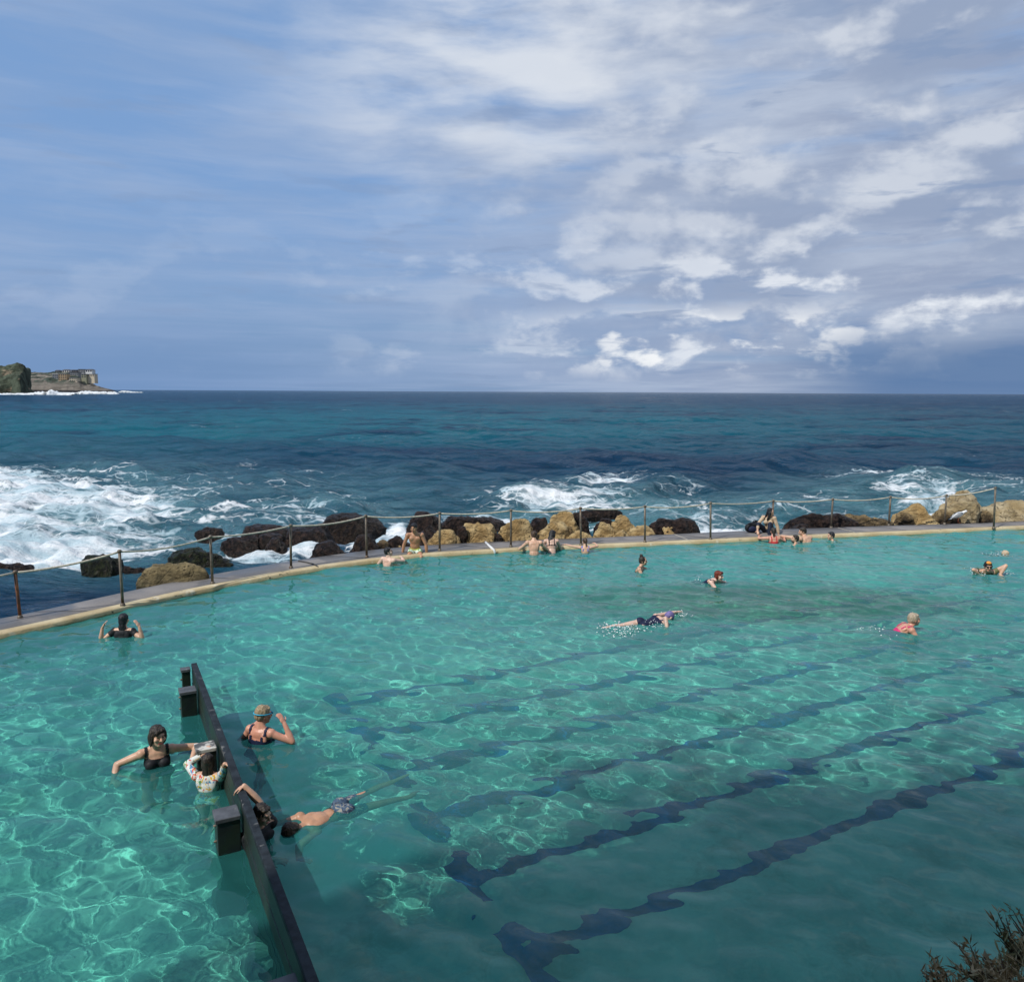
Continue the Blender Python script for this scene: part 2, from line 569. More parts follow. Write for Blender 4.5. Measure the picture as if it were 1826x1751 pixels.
M = {}
M['deck'], M['coping'], M['floor'], M['pool'], M['sea'] = deck_mat(), coping_mat(), floor_mat(), pool_water_mat(), sea_mat()
M['lane'] = pbr('lane_paint', (.004, .075, .24), .8, .5, 3, spec=0.0, coords='pos')
M['wall'] = pbr('pool_wall', (.30, .33, .22), .9, .35, 2, spec=.1, coords='pos')
M['steel'] = pbr('galvanised_post', (.155, .13, .10), .5, .35, 9, metal=.25, second=(.10, .045, .02), sharp=(.52, .72), coords='pos')
M['rust'] = pbr('rusty_post', (.30, .11, .035), .75, .4, 9, second=(.10, .05, .03))
M['rope'] = pbr('rope', (.52, .47, .38), .9, .25, 20)
M['white_pipe'] = pbr('white_pipe', (.72, .72, .70), .5, .1, 6)
M['green_hose'] = pbr('pale_green_hose', (.30, .52, .44), .5, .15, 6)
M['cable'] = pbr('dark_cable', (.05, .045, .04), .6, .2, 6)
M['tan_rock'] = rock_mat('tan_sandstone', (.40, .26, .105), (.62, .47, .24), (.030, .020, .012), -.75, -.25)
M['dark_rock'] = rock_mat('weed_covered_rock', (.13, .085, .045), (.22, .15, .08), (.030, .018, .013), .35, 1.9, 1)
M['half_rock'] = rock_mat('half_weedy_rock', (.26, .18, .08), (.36, .26, .13), (.022, .014, .009), -.10, .45, 1)
M['moss_rock'] = rock_mat('mossy_rock', (.20, .155, .075), (.31, .24, .12), (.016, .020, .006), -.40, .35, 1)
M['pale_rock'] = rock_mat('pale_sandstone', (.38, .28, .14), (.56, .46, .29), (.10, .06, .025), -.6, -.1)

# ------------------------------------------------------------------ the pool, its deck and its coping
DZ = 0.09                                   # deck above the pool's water
FLOOR_Z = -1.25


def smooth_line(pts, n):
    pts = np.array(pts)
    s = np.r_[0, np.cumsum(np.linalg.norm(np.diff(pts, axis=0), axis=1))]
    t = np.linspace(0, s[-1], n)
    out = np.stack([np.interp(t, s, pts[:, k]) for k in (0, 1)], -1)
    ker = np.hanning(17)
    ker /= ker.sum()
    pad = np.concatenate([out[:1] + (out[:1] - out[1:9][::-1]), out, out[-1:] + (out[-1:] - out[-9:-1][::-1])])
    return np.stack([np.convolve(pad[:, k], ker, 'valid') for k in (0, 1)], -1)


edge_px = [(0, 1142), (110, 1118), (223, 1087), (380, 1052), (500, 1030), (654, 1003.5), (785, 992), (883, 986.5), (1000, 980.5),
           (1150, 974.5), (1231, 971), (1354, 965), (1550, 956.5), (1700, 950), (1826, 944)]
inner = [P(x, y, 0)[:2] for x, y in edge_px]
inner = [np.array([-18.5, 3.5]), np.array([-14.5, 7.6]), np.array([-11.5, 10.9])] + inner + [np.array([24., 27.2]), np.array([40., 29.8]), np.array([70., 34.])]
INNER = smooth_line(inner, 260)
outer_px = [(0, 1108), (34, 1102), (120, 1076), (219, 1056), (377, 1023), (500, 1003), (553, 996), (624, 983), (690, 976.5), (772, 971),
            (924, 964), (1033, 960), (1150, 955), (1201, 952.5), (1269, 949), (1332, 946), (1392, 944), (1483, 940.5), (1550, 938), (1684, 935), (1826, 930)]
outer = [P(x, y, DZ)[:2] for x, y in outer_px]
outer = [np.array([-21., 4.0]), np.array([-16.2, 8.6]), np.array([-12.7, 12.0])] + outer + [np.array([25., 30.]), np.array([41., 33.0]), np.array([71., 38.])]
OUTER = smooth_line(outer, 260)


def radial(line):
    th = np.arctan2(line[:, 0], line[:, 1])
    r = np.linalg.norm(line, axis=1)
    return lambda t: np.interp(t, th, r)


R_IN, R_OUT = radial(INNER), radial(OUTER)
# coping lip 0.24 m wide follows the inner edge
tan = np.gradient(INNER, axis=0)
tan /= np.linalg.norm(tan, axis=1)[:, None]
nor = np.stack([-tan[:, 1], tan[:, 0]], -1)     # away from the water
BACK = INNER + nor * .24


def strip(name, rows, m, parent=None, smooth=False):
    v = np.concatenate([np.asarray(r) for r in rows])
    n = len(rows[0])
    return mesh_np(name, v, grid_faces(len(rows), n), m, parent, smooth)


def zz(line, z):
    return np.c_[line, np.full(len(line), z)]


deck = strip('pool_deck', [zz(BACK - nor * .06, -1.4), zz(BACK - nor * .06, DZ - .05), zz(BACK - nor * .03, DZ), zz(OUTER * .5 + BACK * .5, DZ + .006), zz(OUTER, DZ), zz(OUTER, -3.0)], M['deck'])
tag(deck, kind='structure')
rngc = np.random.default_rng(5)
wob = np.interp(np.arange(260), np.arange(0, 261, 4), rngc.normal(0, .012, 66))[:, None] * nor
cop = strip('coping', [zz(INNER + wob, -.35), zz(INNER + wob, DZ - .025), zz(INNER + nor * .03 + wob, DZ + .004), zz(BACK + wob * 1.5, DZ + .006), zz(BACK + nor * .003 + wob * 1.5, DZ - .03)], M['coping'])
tag(cop, kind='structure')
pwall = strip('pool_wall', [zz(INNER + nor * .02, FLOOR_Z - .1), zz(INNER + nor * .02, -.34)], M['wall'])
tag(pwall, kind='structure')
fl = strip('pool_floor', [np.c_[INNER[:, 0] * .6, np.full(260, -4.0), np.full(260, FLOOR_Z)], zz(INNER + nor * .1, FLOOR_Z)], M['floor'])
tag(fl, kind='structure')
for o in (fl, pwall, cop, deck):
    o.cycles.is_caustics_receiver = True

LU = np.array([.881, .473])                 # along the lanes
LV = np.array([.473, -.881])                # across them, towards the camera
ends_px = [(601, 1256), (623, 1310), (675, 1380), (758, 1468), (829, 1573)]
ends = [PR(x, y, FLOOR_Z)[:2] for x, y in ends_px]
offs = np.array([e @ LV for e in ends])
along = np.array([e @ LU for e in ends])
step = (offs[-1] - offs[0]) / 4
for k in range(6):
    o0 = LU * along.mean() + LV * (offs[0] + step * k)
    a, b = o0, o0 + LU * 30
    h = LV * .105
    T = LU * .22
    v, f = [], []
    for q0, q1, hh in ((a + T, b, h), (a, a + T, LV * .42)):
        n0 = len(v)
        v += [(*(q0 - hh), FLOOR_Z + .004), (*(q0 + hh), FLOOR_Z + .004), (*(q1 + hh), FLOOR_Z + .004), (*(q1 - hh), FLOOR_Z + .004)]
        f.append((n0, n0 + 1, n0 + 2, n0 + 3))
    ln = mesh_np('lane_marking', v, f, M['lane'], fl)
    ln.cycles.is_caustics_receiver = True

nth, nr = 1000, 640
th = np.linspace(rad(-66), rad(52), nth)
tt = np.linspace(0, 1, nr)[:, None]
rin = R_IN(th)[None, :] + .10
r = 3.2 * (rin / 3.2) ** tt
x, y = r * np.sin(th), r * np.cos(th)
z = waves(x, y, 70, .19, .85, .150, rad(78), .62, 3) + waves(x, y, 16, .85, 3.0, .055, rad(70), .5, 9)
for wx, wy, amp in ((697, 1008, 1), (952, 990, .8), (1042, 985, .8), (1380, 970, .8), (1433, 965, .8), (1417, 970, .8), (1480, 965, .8), (1147, 1016, 1), (1284, 1040, 1.4),
                    (1195, 1108, 1.5), (1150, 1116, 1.4), (1110, 1122, 1.6), (1632, 1124, 1.4), (1600, 1126, 1), (1762, 1024, 1.5), (1792, 992, 1.2), (221, 1124, 1), (277, 1355, 1), (240, 1352, .7), (320, 1345, .6),
                    (472, 1318, 1), (376, 1390, 1), (470, 1490, 1), (540, 1470, 1.2), (610, 1445, 1)):
    c = P(wx, wy, 0)                          # rings spreading from whoever moves in it
    dd = np.hypot(x - c[0], y - c[1])
    z += amp * .011 * np.exp(-dd / .55) * np.sin(dd * 22 + wx) * np.clip(dd / .12, 0, 1)
calm = .75 + .35 * vnoise(np.c_[(x * .22).ravel(), (y * .3).ravel(), np.zeros(x.size)], 4).reshape(x.shape)
z *= calm * np.interp(r, [6, 14, 22], [.92, 1.12, 1.35])
pool = mesh_np('pool_water', np.stack([x, y, z], -1).reshape(-1, 3), grid_faces(nr, nth), M['pool'])
tag(pool, kind='structure')
pool.cycles.is_caustics_caster = True

# ------------------------------------------------------------------ the sea
SEA = -0.75
nth = 1150
th = np.linspace(rad(-64), rad(60), nth)
r0 = R_OUT(th) - .35
q = np.r_[np.linspace(0, 1, 560) * math.log(7.0), math.log(7.0) + np.linspace(0, 1, 150)[1:] ** 1.5 * math.log(300.0)]
r = r0[None, :] * np.exp(q)[:, None]
x, y = r * np.sin(th), r * np.cos(th)
spacing = r * .0042
z = waves(x, y, 76, .6, 11, .27, rad(82), .55, 21, spacing) + waves(x, y, 10, 16, 60, .05, rad(85), .3, 22, spacing)
z *= np.interp(r, [0, 24, 34, 3000, 9000], [.45, .55, 1, 1, 0.2])
px, py = to_px(x, y, np.full_like(x, SEA))


def blob(cx, cy, rx, ry, d, soft=.6, ang=0.0):
    c, s = math.cos(ang), math.sin(ang)
    u = ((px - cx) * c + (py - cy) * s) / rx
    v = (-(px - cx) * s + (py - cy) * c) / ry
    return d * np.clip((1 + soft - np.sqrt(u * u + v * v)) / (2 * soft), 0, 1)


foam = np.zeros_like(x)
for a in [(110, 905, 280, 60, .93, .45), (-60, 900, 250, 80, .93, .4), (60, 975, 260, 36, .98, .4), (330, 880, 130, 30, .62, .6), (250, 962, 110, 36, .8, .5),
          (480, 980, 110, 24, .95, .4), (600, 950, 60, 26, .9, .5), (700, 965, 60, 20, .95, .5), (400, 950, 70, 18, .85, .5), (480, 900, 190, 46, .60, .7), (610, 938, 130, 14, .92, .6), (560, 922, 210, 18, .74, .6), (705, 940, 34, 34, .95, .5), (640, 900, 60, 16, .62, .6),
          (650, 980, 40, 16, .85, .5), (400, 850, 120, 20, .40, .7), (520, 850, 130, 14, .38, .8), (1010, 895, 175, 24, .80, .6), (1085, 866, 70, 10, .92, .6), (870, 915, 110, 13, .80, .5), (1230, 900, 100, 18, .70, .6), (1270, 930, 140, 26, .88, .6),
          (1340, 905, 120, 16, .60, .7), (960, 880, 110, 8, .62, .7), (1200, 872, 90, 7, .50, .7), (1440, 900, 110, 14, .55, .7), (1400, 930, 60, 14, .85, .6), (1640, 880, 120, 16, .80, .6), (1590, 855, 130, 10, .75, .6), (1530, 905, 90, 14, .52, .7),
          (1660, 898, 80, 12, .9, .5), (1800, 870, 80, 20, .70, .6), (1760, 848, 120, 8, .4, .7), (1010, 917, 60, 8, .9, .5), (860, 930, 40, 10, .9, .5), (1500, 930, 60, 8, .8, .6), (80, 838, 70, 4, .6, .5)]:
    foam = np.maximum(foam, blob(*a))
foam *= (py > 832)
# stray whitecaps further out
cap = fbm(np.c_[(x * .05).ravel(), (y * .16).ravel(), np.zeros(x.size)], 31, 3).reshape(x.shape)
foam = np.maximum(foam, np.clip((cap - .95) * 2.2, 0, .5) * (r > 70) * (r < 2500))
# the breaking swell and two more behind it: ridges of real height
pa, pb = P(820, 884, SEA), P(1330, 872, SEA)


def ridge(a, b, hgt, wid, seed):
    d = (b - a)[:2]
    L = np.linalg.norm(d)
    d = d / L
    s = (x - a[0]) * d[0] + (y - a[1]) * d[1]
    t = -(x - a[0]) * d[1] + (y - a[1]) * d[0]
    t = t + 1.1 * np.sin(s * .33 + seed) + .5 * np.sin(s * .9 + 2 * seed)
    env = np.clip(s / L * 4, 0, 1) * np.clip((1 - s / L) * 4, 0, 1)
    env = env * env * (3 - 2 * env)
    return hgt * env * np.where(t < 0, np.exp(-(t / (wid * .55)) ** 2), np.exp(-(t / (wid * 1.7)) ** 2)) * (.75 + .25 * np.sin(s * .5 + 1 + seed))


z += ridge(P(830, 886, SEA), P(1330, 874, SEA), .85, 1.5, 0.3)
z += ridge(P(1440, 878, SEA), P(1840, 866, SEA), .5, 1.6, 1.3)
z += ridge(P(-100, 850, SEA), P(430, 848, SEA), .8, 2.2, 2.1)
z += ridge(P(380, 812, SEA), P(1250, 815, SEA), .4, 4, 4.1)
z += ridge(P(900, 842, SEA), P(1700, 838, SEA), .8, 2.5, 3.2)
z += foam * .30 * fbm(np.c_[(x * .9).ravel(), (y * 1.3).ravel(), np.zeros(x.size)], 8, 3).reshape(x.shape)
sea = mesh_np('sea_water', np.stack([x, y, z + SEA], -1).reshape(-1, 3), grid_faces(*x.shape), M['sea'])
set_attr(sea, 'foam', foam)
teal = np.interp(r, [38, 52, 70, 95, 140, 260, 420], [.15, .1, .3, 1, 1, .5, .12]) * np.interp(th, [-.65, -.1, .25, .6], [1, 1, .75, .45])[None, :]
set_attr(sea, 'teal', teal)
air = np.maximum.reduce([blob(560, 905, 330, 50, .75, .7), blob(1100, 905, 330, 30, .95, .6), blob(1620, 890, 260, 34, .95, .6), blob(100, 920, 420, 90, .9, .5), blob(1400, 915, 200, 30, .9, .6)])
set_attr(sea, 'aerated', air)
tag(sea, kind='structure')

# ------------------------------------------------------------------ boulders and the reef beyond the deck
_bm = {}


def ico(level):
    if level not in _bm:
        import bmesh
        b = bmesh.new()
        bmesh.ops.create_icosphere(b, subdivisions=level, radius=1)
        _bm[level] = (np.array([v.co[:] for v in b.verts]), np.array([[v.index for v in f.verts] for f in b.faces]))
        b.free()
    return _bm[level]


def boulder(x0, x1, yt, yb, m, label, seed, deep=None, flat=.75, cuts=7, where='deck', rot=0.0):
    """x0..yb: its measured extent; base read at deck level or on the sea"""
    cx = (x0 + x1) / 2
    base = P(cx, yb, .0 if where == 'deck' else SEA)
    rx = (x1 - x0) / 2 * base[1] / FPX / 1.0
    ry = rx * (deep or .75)
    yc = base[1] + ry * .75
    rx *= yc / base[1]
    top = PD(cx, yt, yc)
    zc = SEA - .15 if where == 'sea' else -.30
    rx *= 1.08
    c = np.array([top[0], yc, zc])
    rz = max(top[2] - zc, .25)
    v, f = ico(6 if rx > 1.0 else 5)
    v = np.sign(v) * np.abs(v) ** .86
    rg = np.random.default_rng(seed)
    for k in range(cuts):
        n = rg.normal(size=3)
        n[2] = abs(n[2]) * .9
        n /= np.linalg.norm(n)
        d = rg.uniform(.74, .98)
        over = np.clip(v @ n - d, 0, None)
        v -= np.outer(over * .8, n)
    v[:, 0] = (v[:, 0] - (v[:, 0].max() + v[:, 0].min()) / 2) * 2 / np.ptp(v[:, 0])
    v[:, 2] /= v[:, 2].max()
    n0 = v / np.linalg.norm(v, axis=1)[:, None]
    rr = np.array([rx, ry, rz])
    w = v * rr
    amp = min(rx, rz) * flat
    w += n0 * (amp * (.16 * fbm(w * 1.0 / max(rx, .5) + seed, seed, 3) + .0))[:, None]
    w += n0 * (.075 * fbm(w * 2.3 + seed, seed + 9, 5, .62) - .05 * np.abs(fbm(w * 1.7 + seed, seed + 4, 4, .6)))[:, None]
    w[:, 2] *= rz / max(w[:, 2].max(), .05)
    w[:, 2] = np.maximum(w[:, 2], -1.0)
    if rot:
        cr, sr = math.cos(rot), math.sin(rot)
        w[:, 0], w[:, 1] = w[:, 0] * cr - w[:, 1] * sr, w[:, 0] * sr + w[:, 1] * cr
    o = mesh_np('boulder', w, f, M[m])
    o.location = c
    tag(o, label, 'boulder', 'boulders along the seaward side of the deck')
    return o


B = boulder
B(140, 216, 988, 1019, 'moss_rock', 'small dark mossy rock alone in the surf, leftmost of the boulders', 11, where='sea')
B(240, 378, 1002, 1046, 'moss_rock', 'big square tan block with green moss on its right side, beside the deck at left', 12, deep=.55, cuts=10)
B(300, 413, 977, 1012, 'moss_rock', 'dark mossy hump just behind the square tan block', 13, where='sea')
B(398, 462, 953, 976, 'dark_rock', 'low dark weedy rock in white surf, right of the mossy hump', 14, where='sea', deep=.6)
B(430, 522, 934, 956, 'dark_rock', 'flat dark ledge at the back, crossed by the rope left of the tan-topped dark rock', 15, where='sea', deep=.9)
B(455, 503, 950, 973, 'dark_rock', 'small black rock with water running down its left side', 16, where='sea')
B(505, 602, 935, 973, 'dark_rock', 'broad dark brown rock sloping right below the tan-topped rock', 17, where='sea', deep=.8)
B(573, 689, 917, 955, 'half_rock', 'largest dark rock at left with a tan upper left corner', 18, where='sea', deep=.8, cuts=6)
B(550, 622, 964, 994, 'dark_rock', 'low reddish brown rock touching the outer deck edge, left of the paired dark rocks', 19)
B(622, 682, 952, 982, 'dark_rock', 'round dark weedy rock behind the post left of the seated man', 20)
B(682, 742, 955, 976, 'dark_rock', 'low dark rock between foam and the seated man', 21)
B(690, 722, 968, 976, 'tan_rock', 'small smooth tan stone peeping over the deck left of the seated man', 22)
B(722, 792, 912, 957, 'dark_rock', 'tall dark purple brown rock rising behind the seated man', 23, where='sea', deep=.9)
B(736, 790, 938, 962, 'dark_rock', 'black jagged rock just behind the seated man', 24)
B(785, 907, 920, 948, 'dark_rock', 'long low dark ledge behind the two tan boulders', 25, where='sea', deep=.5)
B(762, 828, 943, 972, 'tan_rock', 'golden tan boulder right behind a post, beside the seated man', 26, cuts=9)
B(822, 891, 931, 968, 'tan_rock', 'smooth wedge shaped tan boulder with a flat lit face', 27, cuts=8)
B(888, 952, 924, 965, 'tan_rock', 'rough rounded tan boulder between the wedge boulder and the peaked one', 28, cuts=6)
B(915, 950, 934, 963, 'tan_rock', 'pale tan boulder in front, left of the brown haired man', 29)
B(945, 985, 922, 950, 'dark_rock', 'dark brown rock behind the brown haired man', 30)
B(978, 1036, 911, 950, 'tan_rock', 'highest peaked tan boulder behind the woman in the dark bikini', 31, cuts=8)
B(955, 1018, 929, 962, 'tan_rock', 'broad yellowish boulder directly behind the brown haired man and bikini woman', 32)
B(1015, 1056, 912, 947, 'dark_rock', 'dark rounded rock right of the highest tan peak, behind a post', 33)
B(1005, 1060, 945, 962, 'tan_rock', 'low tan slab at the deck edge above the blue swimsuit child', 34)
B(1053, 1102, 931, 958, 'tan_rock', 'knobbly tan boulder second right of the highest peak', 35)
B(1060, 1100, 924, 944, 'dark_rock', 'low dark rock tucked behind the knobbly tan boulder', 36)
B(1092, 1135, 917, 946, 'tan_rock', 'upright egg shaped tan boulder standing apart at the back', 37, cuts=5)
B(1113, 1172, 936, 957, 'tan_rock', 'flattish tan boulder just left of the post in front of the dark mound', 38)
B(1150, 1250, 922, 951, 'dark_rock', 'dark sloping mound right of the tan boulders, falling to the foam', 39, deep=.6, cuts=4)
B(1172, 1220, 937, 952, 'tan_rock', 'small tan block in front of the dark sloping mound', 40)
B(1040, 1112, 907, 914, 'dark_rock', 'thin dark reef top awash in the foam far behind the boulders', 41, where='sea', deep=.3)
B(1405, 1535, 914, 943, 'dark_rock', 'long flat topped dark rock right of the clothed woman', 42, deep=.45, cuts=9)
B(1470, 1595, 917, 940, 'half_rock', 'brown barnacled shelf sloping beside the deck, under two posts', 43, deep=.4, cuts=5)
B(1385, 1470, 934, 945, 'dark_rock', 'low brown wet rock at the deck edge beside the clothed woman', 44, deep=.5)
B(1597, 1676, 897, 936, 'tan_rock', 'big brown cube shaped boulder left of the pale outcrop', 45, cuts=10)
B(1592, 1630, 912, 937, 'half_rock', 'brown rock leaning against the cube shaped boulder', 46)
B(1664, 1750, 886, 934, 'pale_rock', 'broad pale sandstone outcrop behind the gull', 47, cuts=12, deep=.7)
B(1674, 1750, 874, 905, 'pale_rock', 'topmost pale slab resting on the outcrop behind the gull', 54, cuts=18, deep=.6)
B(1655, 1712, 908, 936, 'half_rock', 'low brown rock below the pale outcrop, left of the gull', 48)
B(1708, 1900, 891, 932, 'pale_rock', 'long pale pitted sandstone shelf reaching the right edge', 49, deep=.4, cuts=12)
B(350, 398, 940, 952, 'dark_rock', 'small dark rock awash, furthest left at the back in the surf', 50, where='sea', deep=.6)
B(-60, 66, 1003, 1014, 'dark_rock', 'thin dark reef edge at the far left beneath the foam', 51, where='sea', deep=.25)
B(215, 262, 1009, 1018, 'dark_rock', 'flat wet rock barely above water left of the square tan block', 52, where='sea', deep=.4)
B(470, 512, 958, 984, 'dark_rock', 'small dark rock in the white water, nearest the deck left of the reddish brown one', 55, where='sea')
B(655, 700, 962, 979, 'half_rock', 'small brown rock wedged at the deck edge behind the left post beside the seated man', 56)
B(868, 900, 950, 967, 'dark_rock', 'small dark rock in the shadow of the wedge shaped boulder', 57)
B(1085, 1120, 944, 959, 'tan_rock', 'small tan stone between the knobbly and the flattish boulder', 58)
B(1000, 1030, 938, 960, 'half_rock', 'brown weedy stone below the highest tan peak', 59)
B(1530, 1600, 922, 939, 'tan_rock', 'flat tan slab left of the leaning brown rock', 60, deep=.6)
B(1740, 1775, 910, 933, 'half_rock', 'brown stone at the foot of the pale shelf, right of the gull', 61)
B(800, 825, 950, 970, 'tan_rock', 'small pale stone at the foot of the golden boulder', 62)
B(812, 836, 938, 968, 'dark_rock', 'dark wedge in the gap between the two leftmost tan boulders', 53)

# ------------------------------------------------------------------ rope fence along the deck
posts_px = [((27, 1020), (36, 1102)), ((213, 983), (219, 1080)), ((375, 957), (379, 1041)), ((518, 937), (519, 1013)), ((652, 920), (654, 994)),
            ((784, 915), (784, 982)), ((911, 910), (911, 975)), ((1035, 906), (1036, 972)), ((1150, 903), (1150, 967)), ((1267, 897), (1267, 962)),
            ((1379, 893), (1377, 947)), ((1485, 890), (1482, 941.5)), ((1588, 886), (1585, 937)), ((1688, 883), (1684, 935)), ((1775, 870), (1772, 942))]
fence = bpy.data.objects.new('rope_fence', None)
COL.objects.link(fence)
fence.location = (0, 20, DZ)
tag(fence, 'slack pale rope strung between thin metal posts along the curved deck', 'fence')
FO = Vector(fence.location)
tops = []
pp = [(Vector((-11.6, 11.2, DZ)), Vector((-11.8, 11.25, 1.0)))]
for (tp, bp) in posts_px:
    b = P(*bp, DZ)
    t = PD(*tp, b[1])
    pp.append((Vector(b), Vector(t)))
for k, (b, t) in enumerate(pp):
    mb = MB().tube([b - FO - Vector((0, 0, .02)), b.lerp(t, .5) - FO, t - FO], .030, 10)
    po = mb.build('post', M['rust'] if k == 1 else M['steel'], fence, True)
    if k == 1:
        po['label'] = 'rusty orange post'
    MB().ell(t - FO, (.045, .045, .04), n=10, m=6).build('post_cap', M['steel'], po, True)
    MB().cap(b - FO + Vector((0, 0, .004)), b - FO + Vector((0, 0, .02)), .055, .05).build('base_plate', M['steel'], po, True)
    tops.append(t)
for a, b in zip(tops[:-1], tops[1:-1] + [tops[-1]]):
    sag = .05 + .05 * random.random()
    pts = []
    for i in range(15):
        u = i / 14
        p = a.lerp(b, u) - FO
        p.z -= sag * 4 * u * (1 - u) + .01
        pts.append(p)
    MB().tube(pts, .020, 7).build('rope', M['rope'], fence, True)

# casting joints in the concrete
M['joint'] = pbr('deck_joint', (.06, .055, .05), .9, .3, 9, coords='pos')
for i in range(14, 214, 9):
    a, b = BACK[i], OUTER[i]
    d = (b - a) / np.linalg.norm(b - a)
    n = np.array([-d[1], d[0]]) * .011
    b = b - d * .01
    m_ = (a + b) / 2
    v = [(*(a - n), DZ + .006), (*(a + n), DZ + .006), (*(m_ - n), DZ + .011), (*(m_ + n), DZ + .011), (*(b - n), DZ + .006), (*(b + n), DZ + .006)]
    mesh_np('deck_joint', v, [(0, 2, 3, 1), (2, 4, 5, 3)], M['joint'], deck)

# pipes and seams that cross the deck
def over_deck(pts_px, z, r, name, m, label, cat, tail=None):
    pts = [Vector(P(x, y, z)) for x, y in pts_px]
    if tail:
        pts += [Vector(P(x, y, zz_)) for x, y, zz_ in tail]
    o = MB().tube(pts, r, 8).build(name, m, None, True)
    tag(o, label, cat)
    o.cycles.is_caustics_receiver = True
    return o


over_deck([(866, 967), (871, 972), (877, 977.5)], DZ + .035, .035, 'drain_pipe', M['white_pipe'], 'white pipe lying across the deck and bending down into the pool', 'pipe',
          [(881, 981, .09), (882.5, 985, .03), (882.5, 992, -.1)])
over_deck([(532, 1000), (548, 1003), (560, 1006), (565, 1009)], DZ + .02, .018, 'hose', M['cable'], 'thin dark hose crossing the deck with a pale green end in the water', 'hose', [(568, 1012, .08), (569, 1016, .02)])
gh = MB().tube([Vector(P(568.5, 1014, .05)), Vector(P(569.5, 1019, -.02)), Vector(P(569, 1026, -.15))], .024, 8).build('hose_end', M['green_hose'], bpy.data.objects['hose'], True)
gh.cycles.is_caustics_receiver = True
for a, b in (((1202, 953), (1231, 965)), ((1494, 941.5), (1530, 951.5))):
    p, q_ = P(*a, DZ), P(*b, DZ)
    d = (q_ - p)[:2]
    n = np.array([-d[1], d[0]]) / np.linalg.norm(d) * .02
    mesh_np('deck_line', [(*(p[:2] - n), DZ + .012), (*(q_[:2] - n), DZ + .012), (*(q_[:2] + n), DZ + .012), (*(p[:2] + n), DZ + .012)], [(0, 1, 2, 3)], M['rope'], deck)

# ------------------------------------------------------------------ dark barrier standing in the pool
M['barrier'] = pbr('dark_wet_boards', (.014, .018, .020), .5, .4, 5, .004, 30, second=(.018, .028, .018), coords='pos')
M['rail'] = pbr('worn_dark_rail', (.020, .026, .032), .7, .4, 9, .006, 30, second=(.17, .17, .165), sharp=(.60, .70), spec=.2, coords='pos')
M['cap'] = pbr('grey_post_cap', (.085, .09, .10), .6, .3, 8, .003, 40, second=(.30, .29, .26), sharp=(.60, .68), coords='pos')
M['guano_cap'] = pbr('stained_post_cap', (.10, .10, .10), .7, .3, 8, .003, 40, second=(.62, .60, .54), sharp=(.46, .56), coords='pos')
bA, bB = Vector(P(345, 1182, .45)), Vector(P(501, 1600, .45))
bd = (bB - bA).normalized()
bn = Vector((-bd.y, bd.x, 0))
if bn.x > 0:
    bn = -bn                                    # towards the posts' side
bE = bA + bd * 9.3
barrier = bpy.data.objects.new('pool_barrier', None)
COL.objects.link(barrier)
barrier.location = (bA.x, bA.y, FLOOR_Z)
tag(barrier, 'long black barrier wall with square posts dividing the pool at lower left', 'barrier')
BO = Vector(barrier.location)
MBm = Matrix(((bd.x, bn.x, 0), (bd.y, bn.y, 0), (0, 0, 1)))


def bpart(name, s0, s1, o0, o1, z0, z1, m, parent, bevel=.006):
    c = bA + bd * ((s0 + s1) / 2) + bn * ((o0 + o1) / 2)
    mb = MB().box((0, 0, 0), ((s1 - s0) / 2, (o1 - o0) / 2, (z1 - z0) / 2))
    mb.v = [tuple(MBm @ Vector(p) + Vector((c.x, c.y, (z0 + z1) / 2)) - BO) for p in mb.v]
    o = mb.build(name, m, parent, False, bevel)
    o.cycles.is_caustics_receiver = True
    return o


k = 0
for zb in np.arange(FLOOR_Z + .02, .36, .235):
    bpart('board', .02, 9.25, -.035 + .004 * (k % 2), .03 + .004 * (k % 2), zb, min(zb + .228, .397), M['barrier'], barrier)
    k += 1
bpart('top_rail', 0, 9.3, -.044, .032, .40, .45, M['rail'], barrier)
for (cx, cy), w, zt, cm in (((346.5, 1189), .055, .42, 'cap'), ((349, 1226), .098, .36, 'cap'), ((381, 1326), .10, .36, 'guano_cap'), ((425, 1443), .105, .37, 'cap'), ((None, None), .105, .36, 'cap')):
    s = 6.9 if cx is None else (Vector(P(cx, cy, zt)) - bA).dot(bd)
    s = max(s, w)
    p = bpart('post', s - w, s + w, .062, .062 + 2 * w, FLOOR_Z, zt - .045, M['barrier'], barrier)
    for zz_ in (.10, .26):
        c = bA + bd * s + bn * (.062 + 2 * w)
        MB().cap(Vector((c.x, c.y, zz_)) - BO, Vector((c.x, c.y, zz_)) + bn * .014 - BO, .016, .012, 8).build('bolt', M['steel'], p, True)
    bpart('post_cap', s - w - .012, s + w + .012, .058, .078 + 2 * w, zt - .042, zt, M[cm], p)

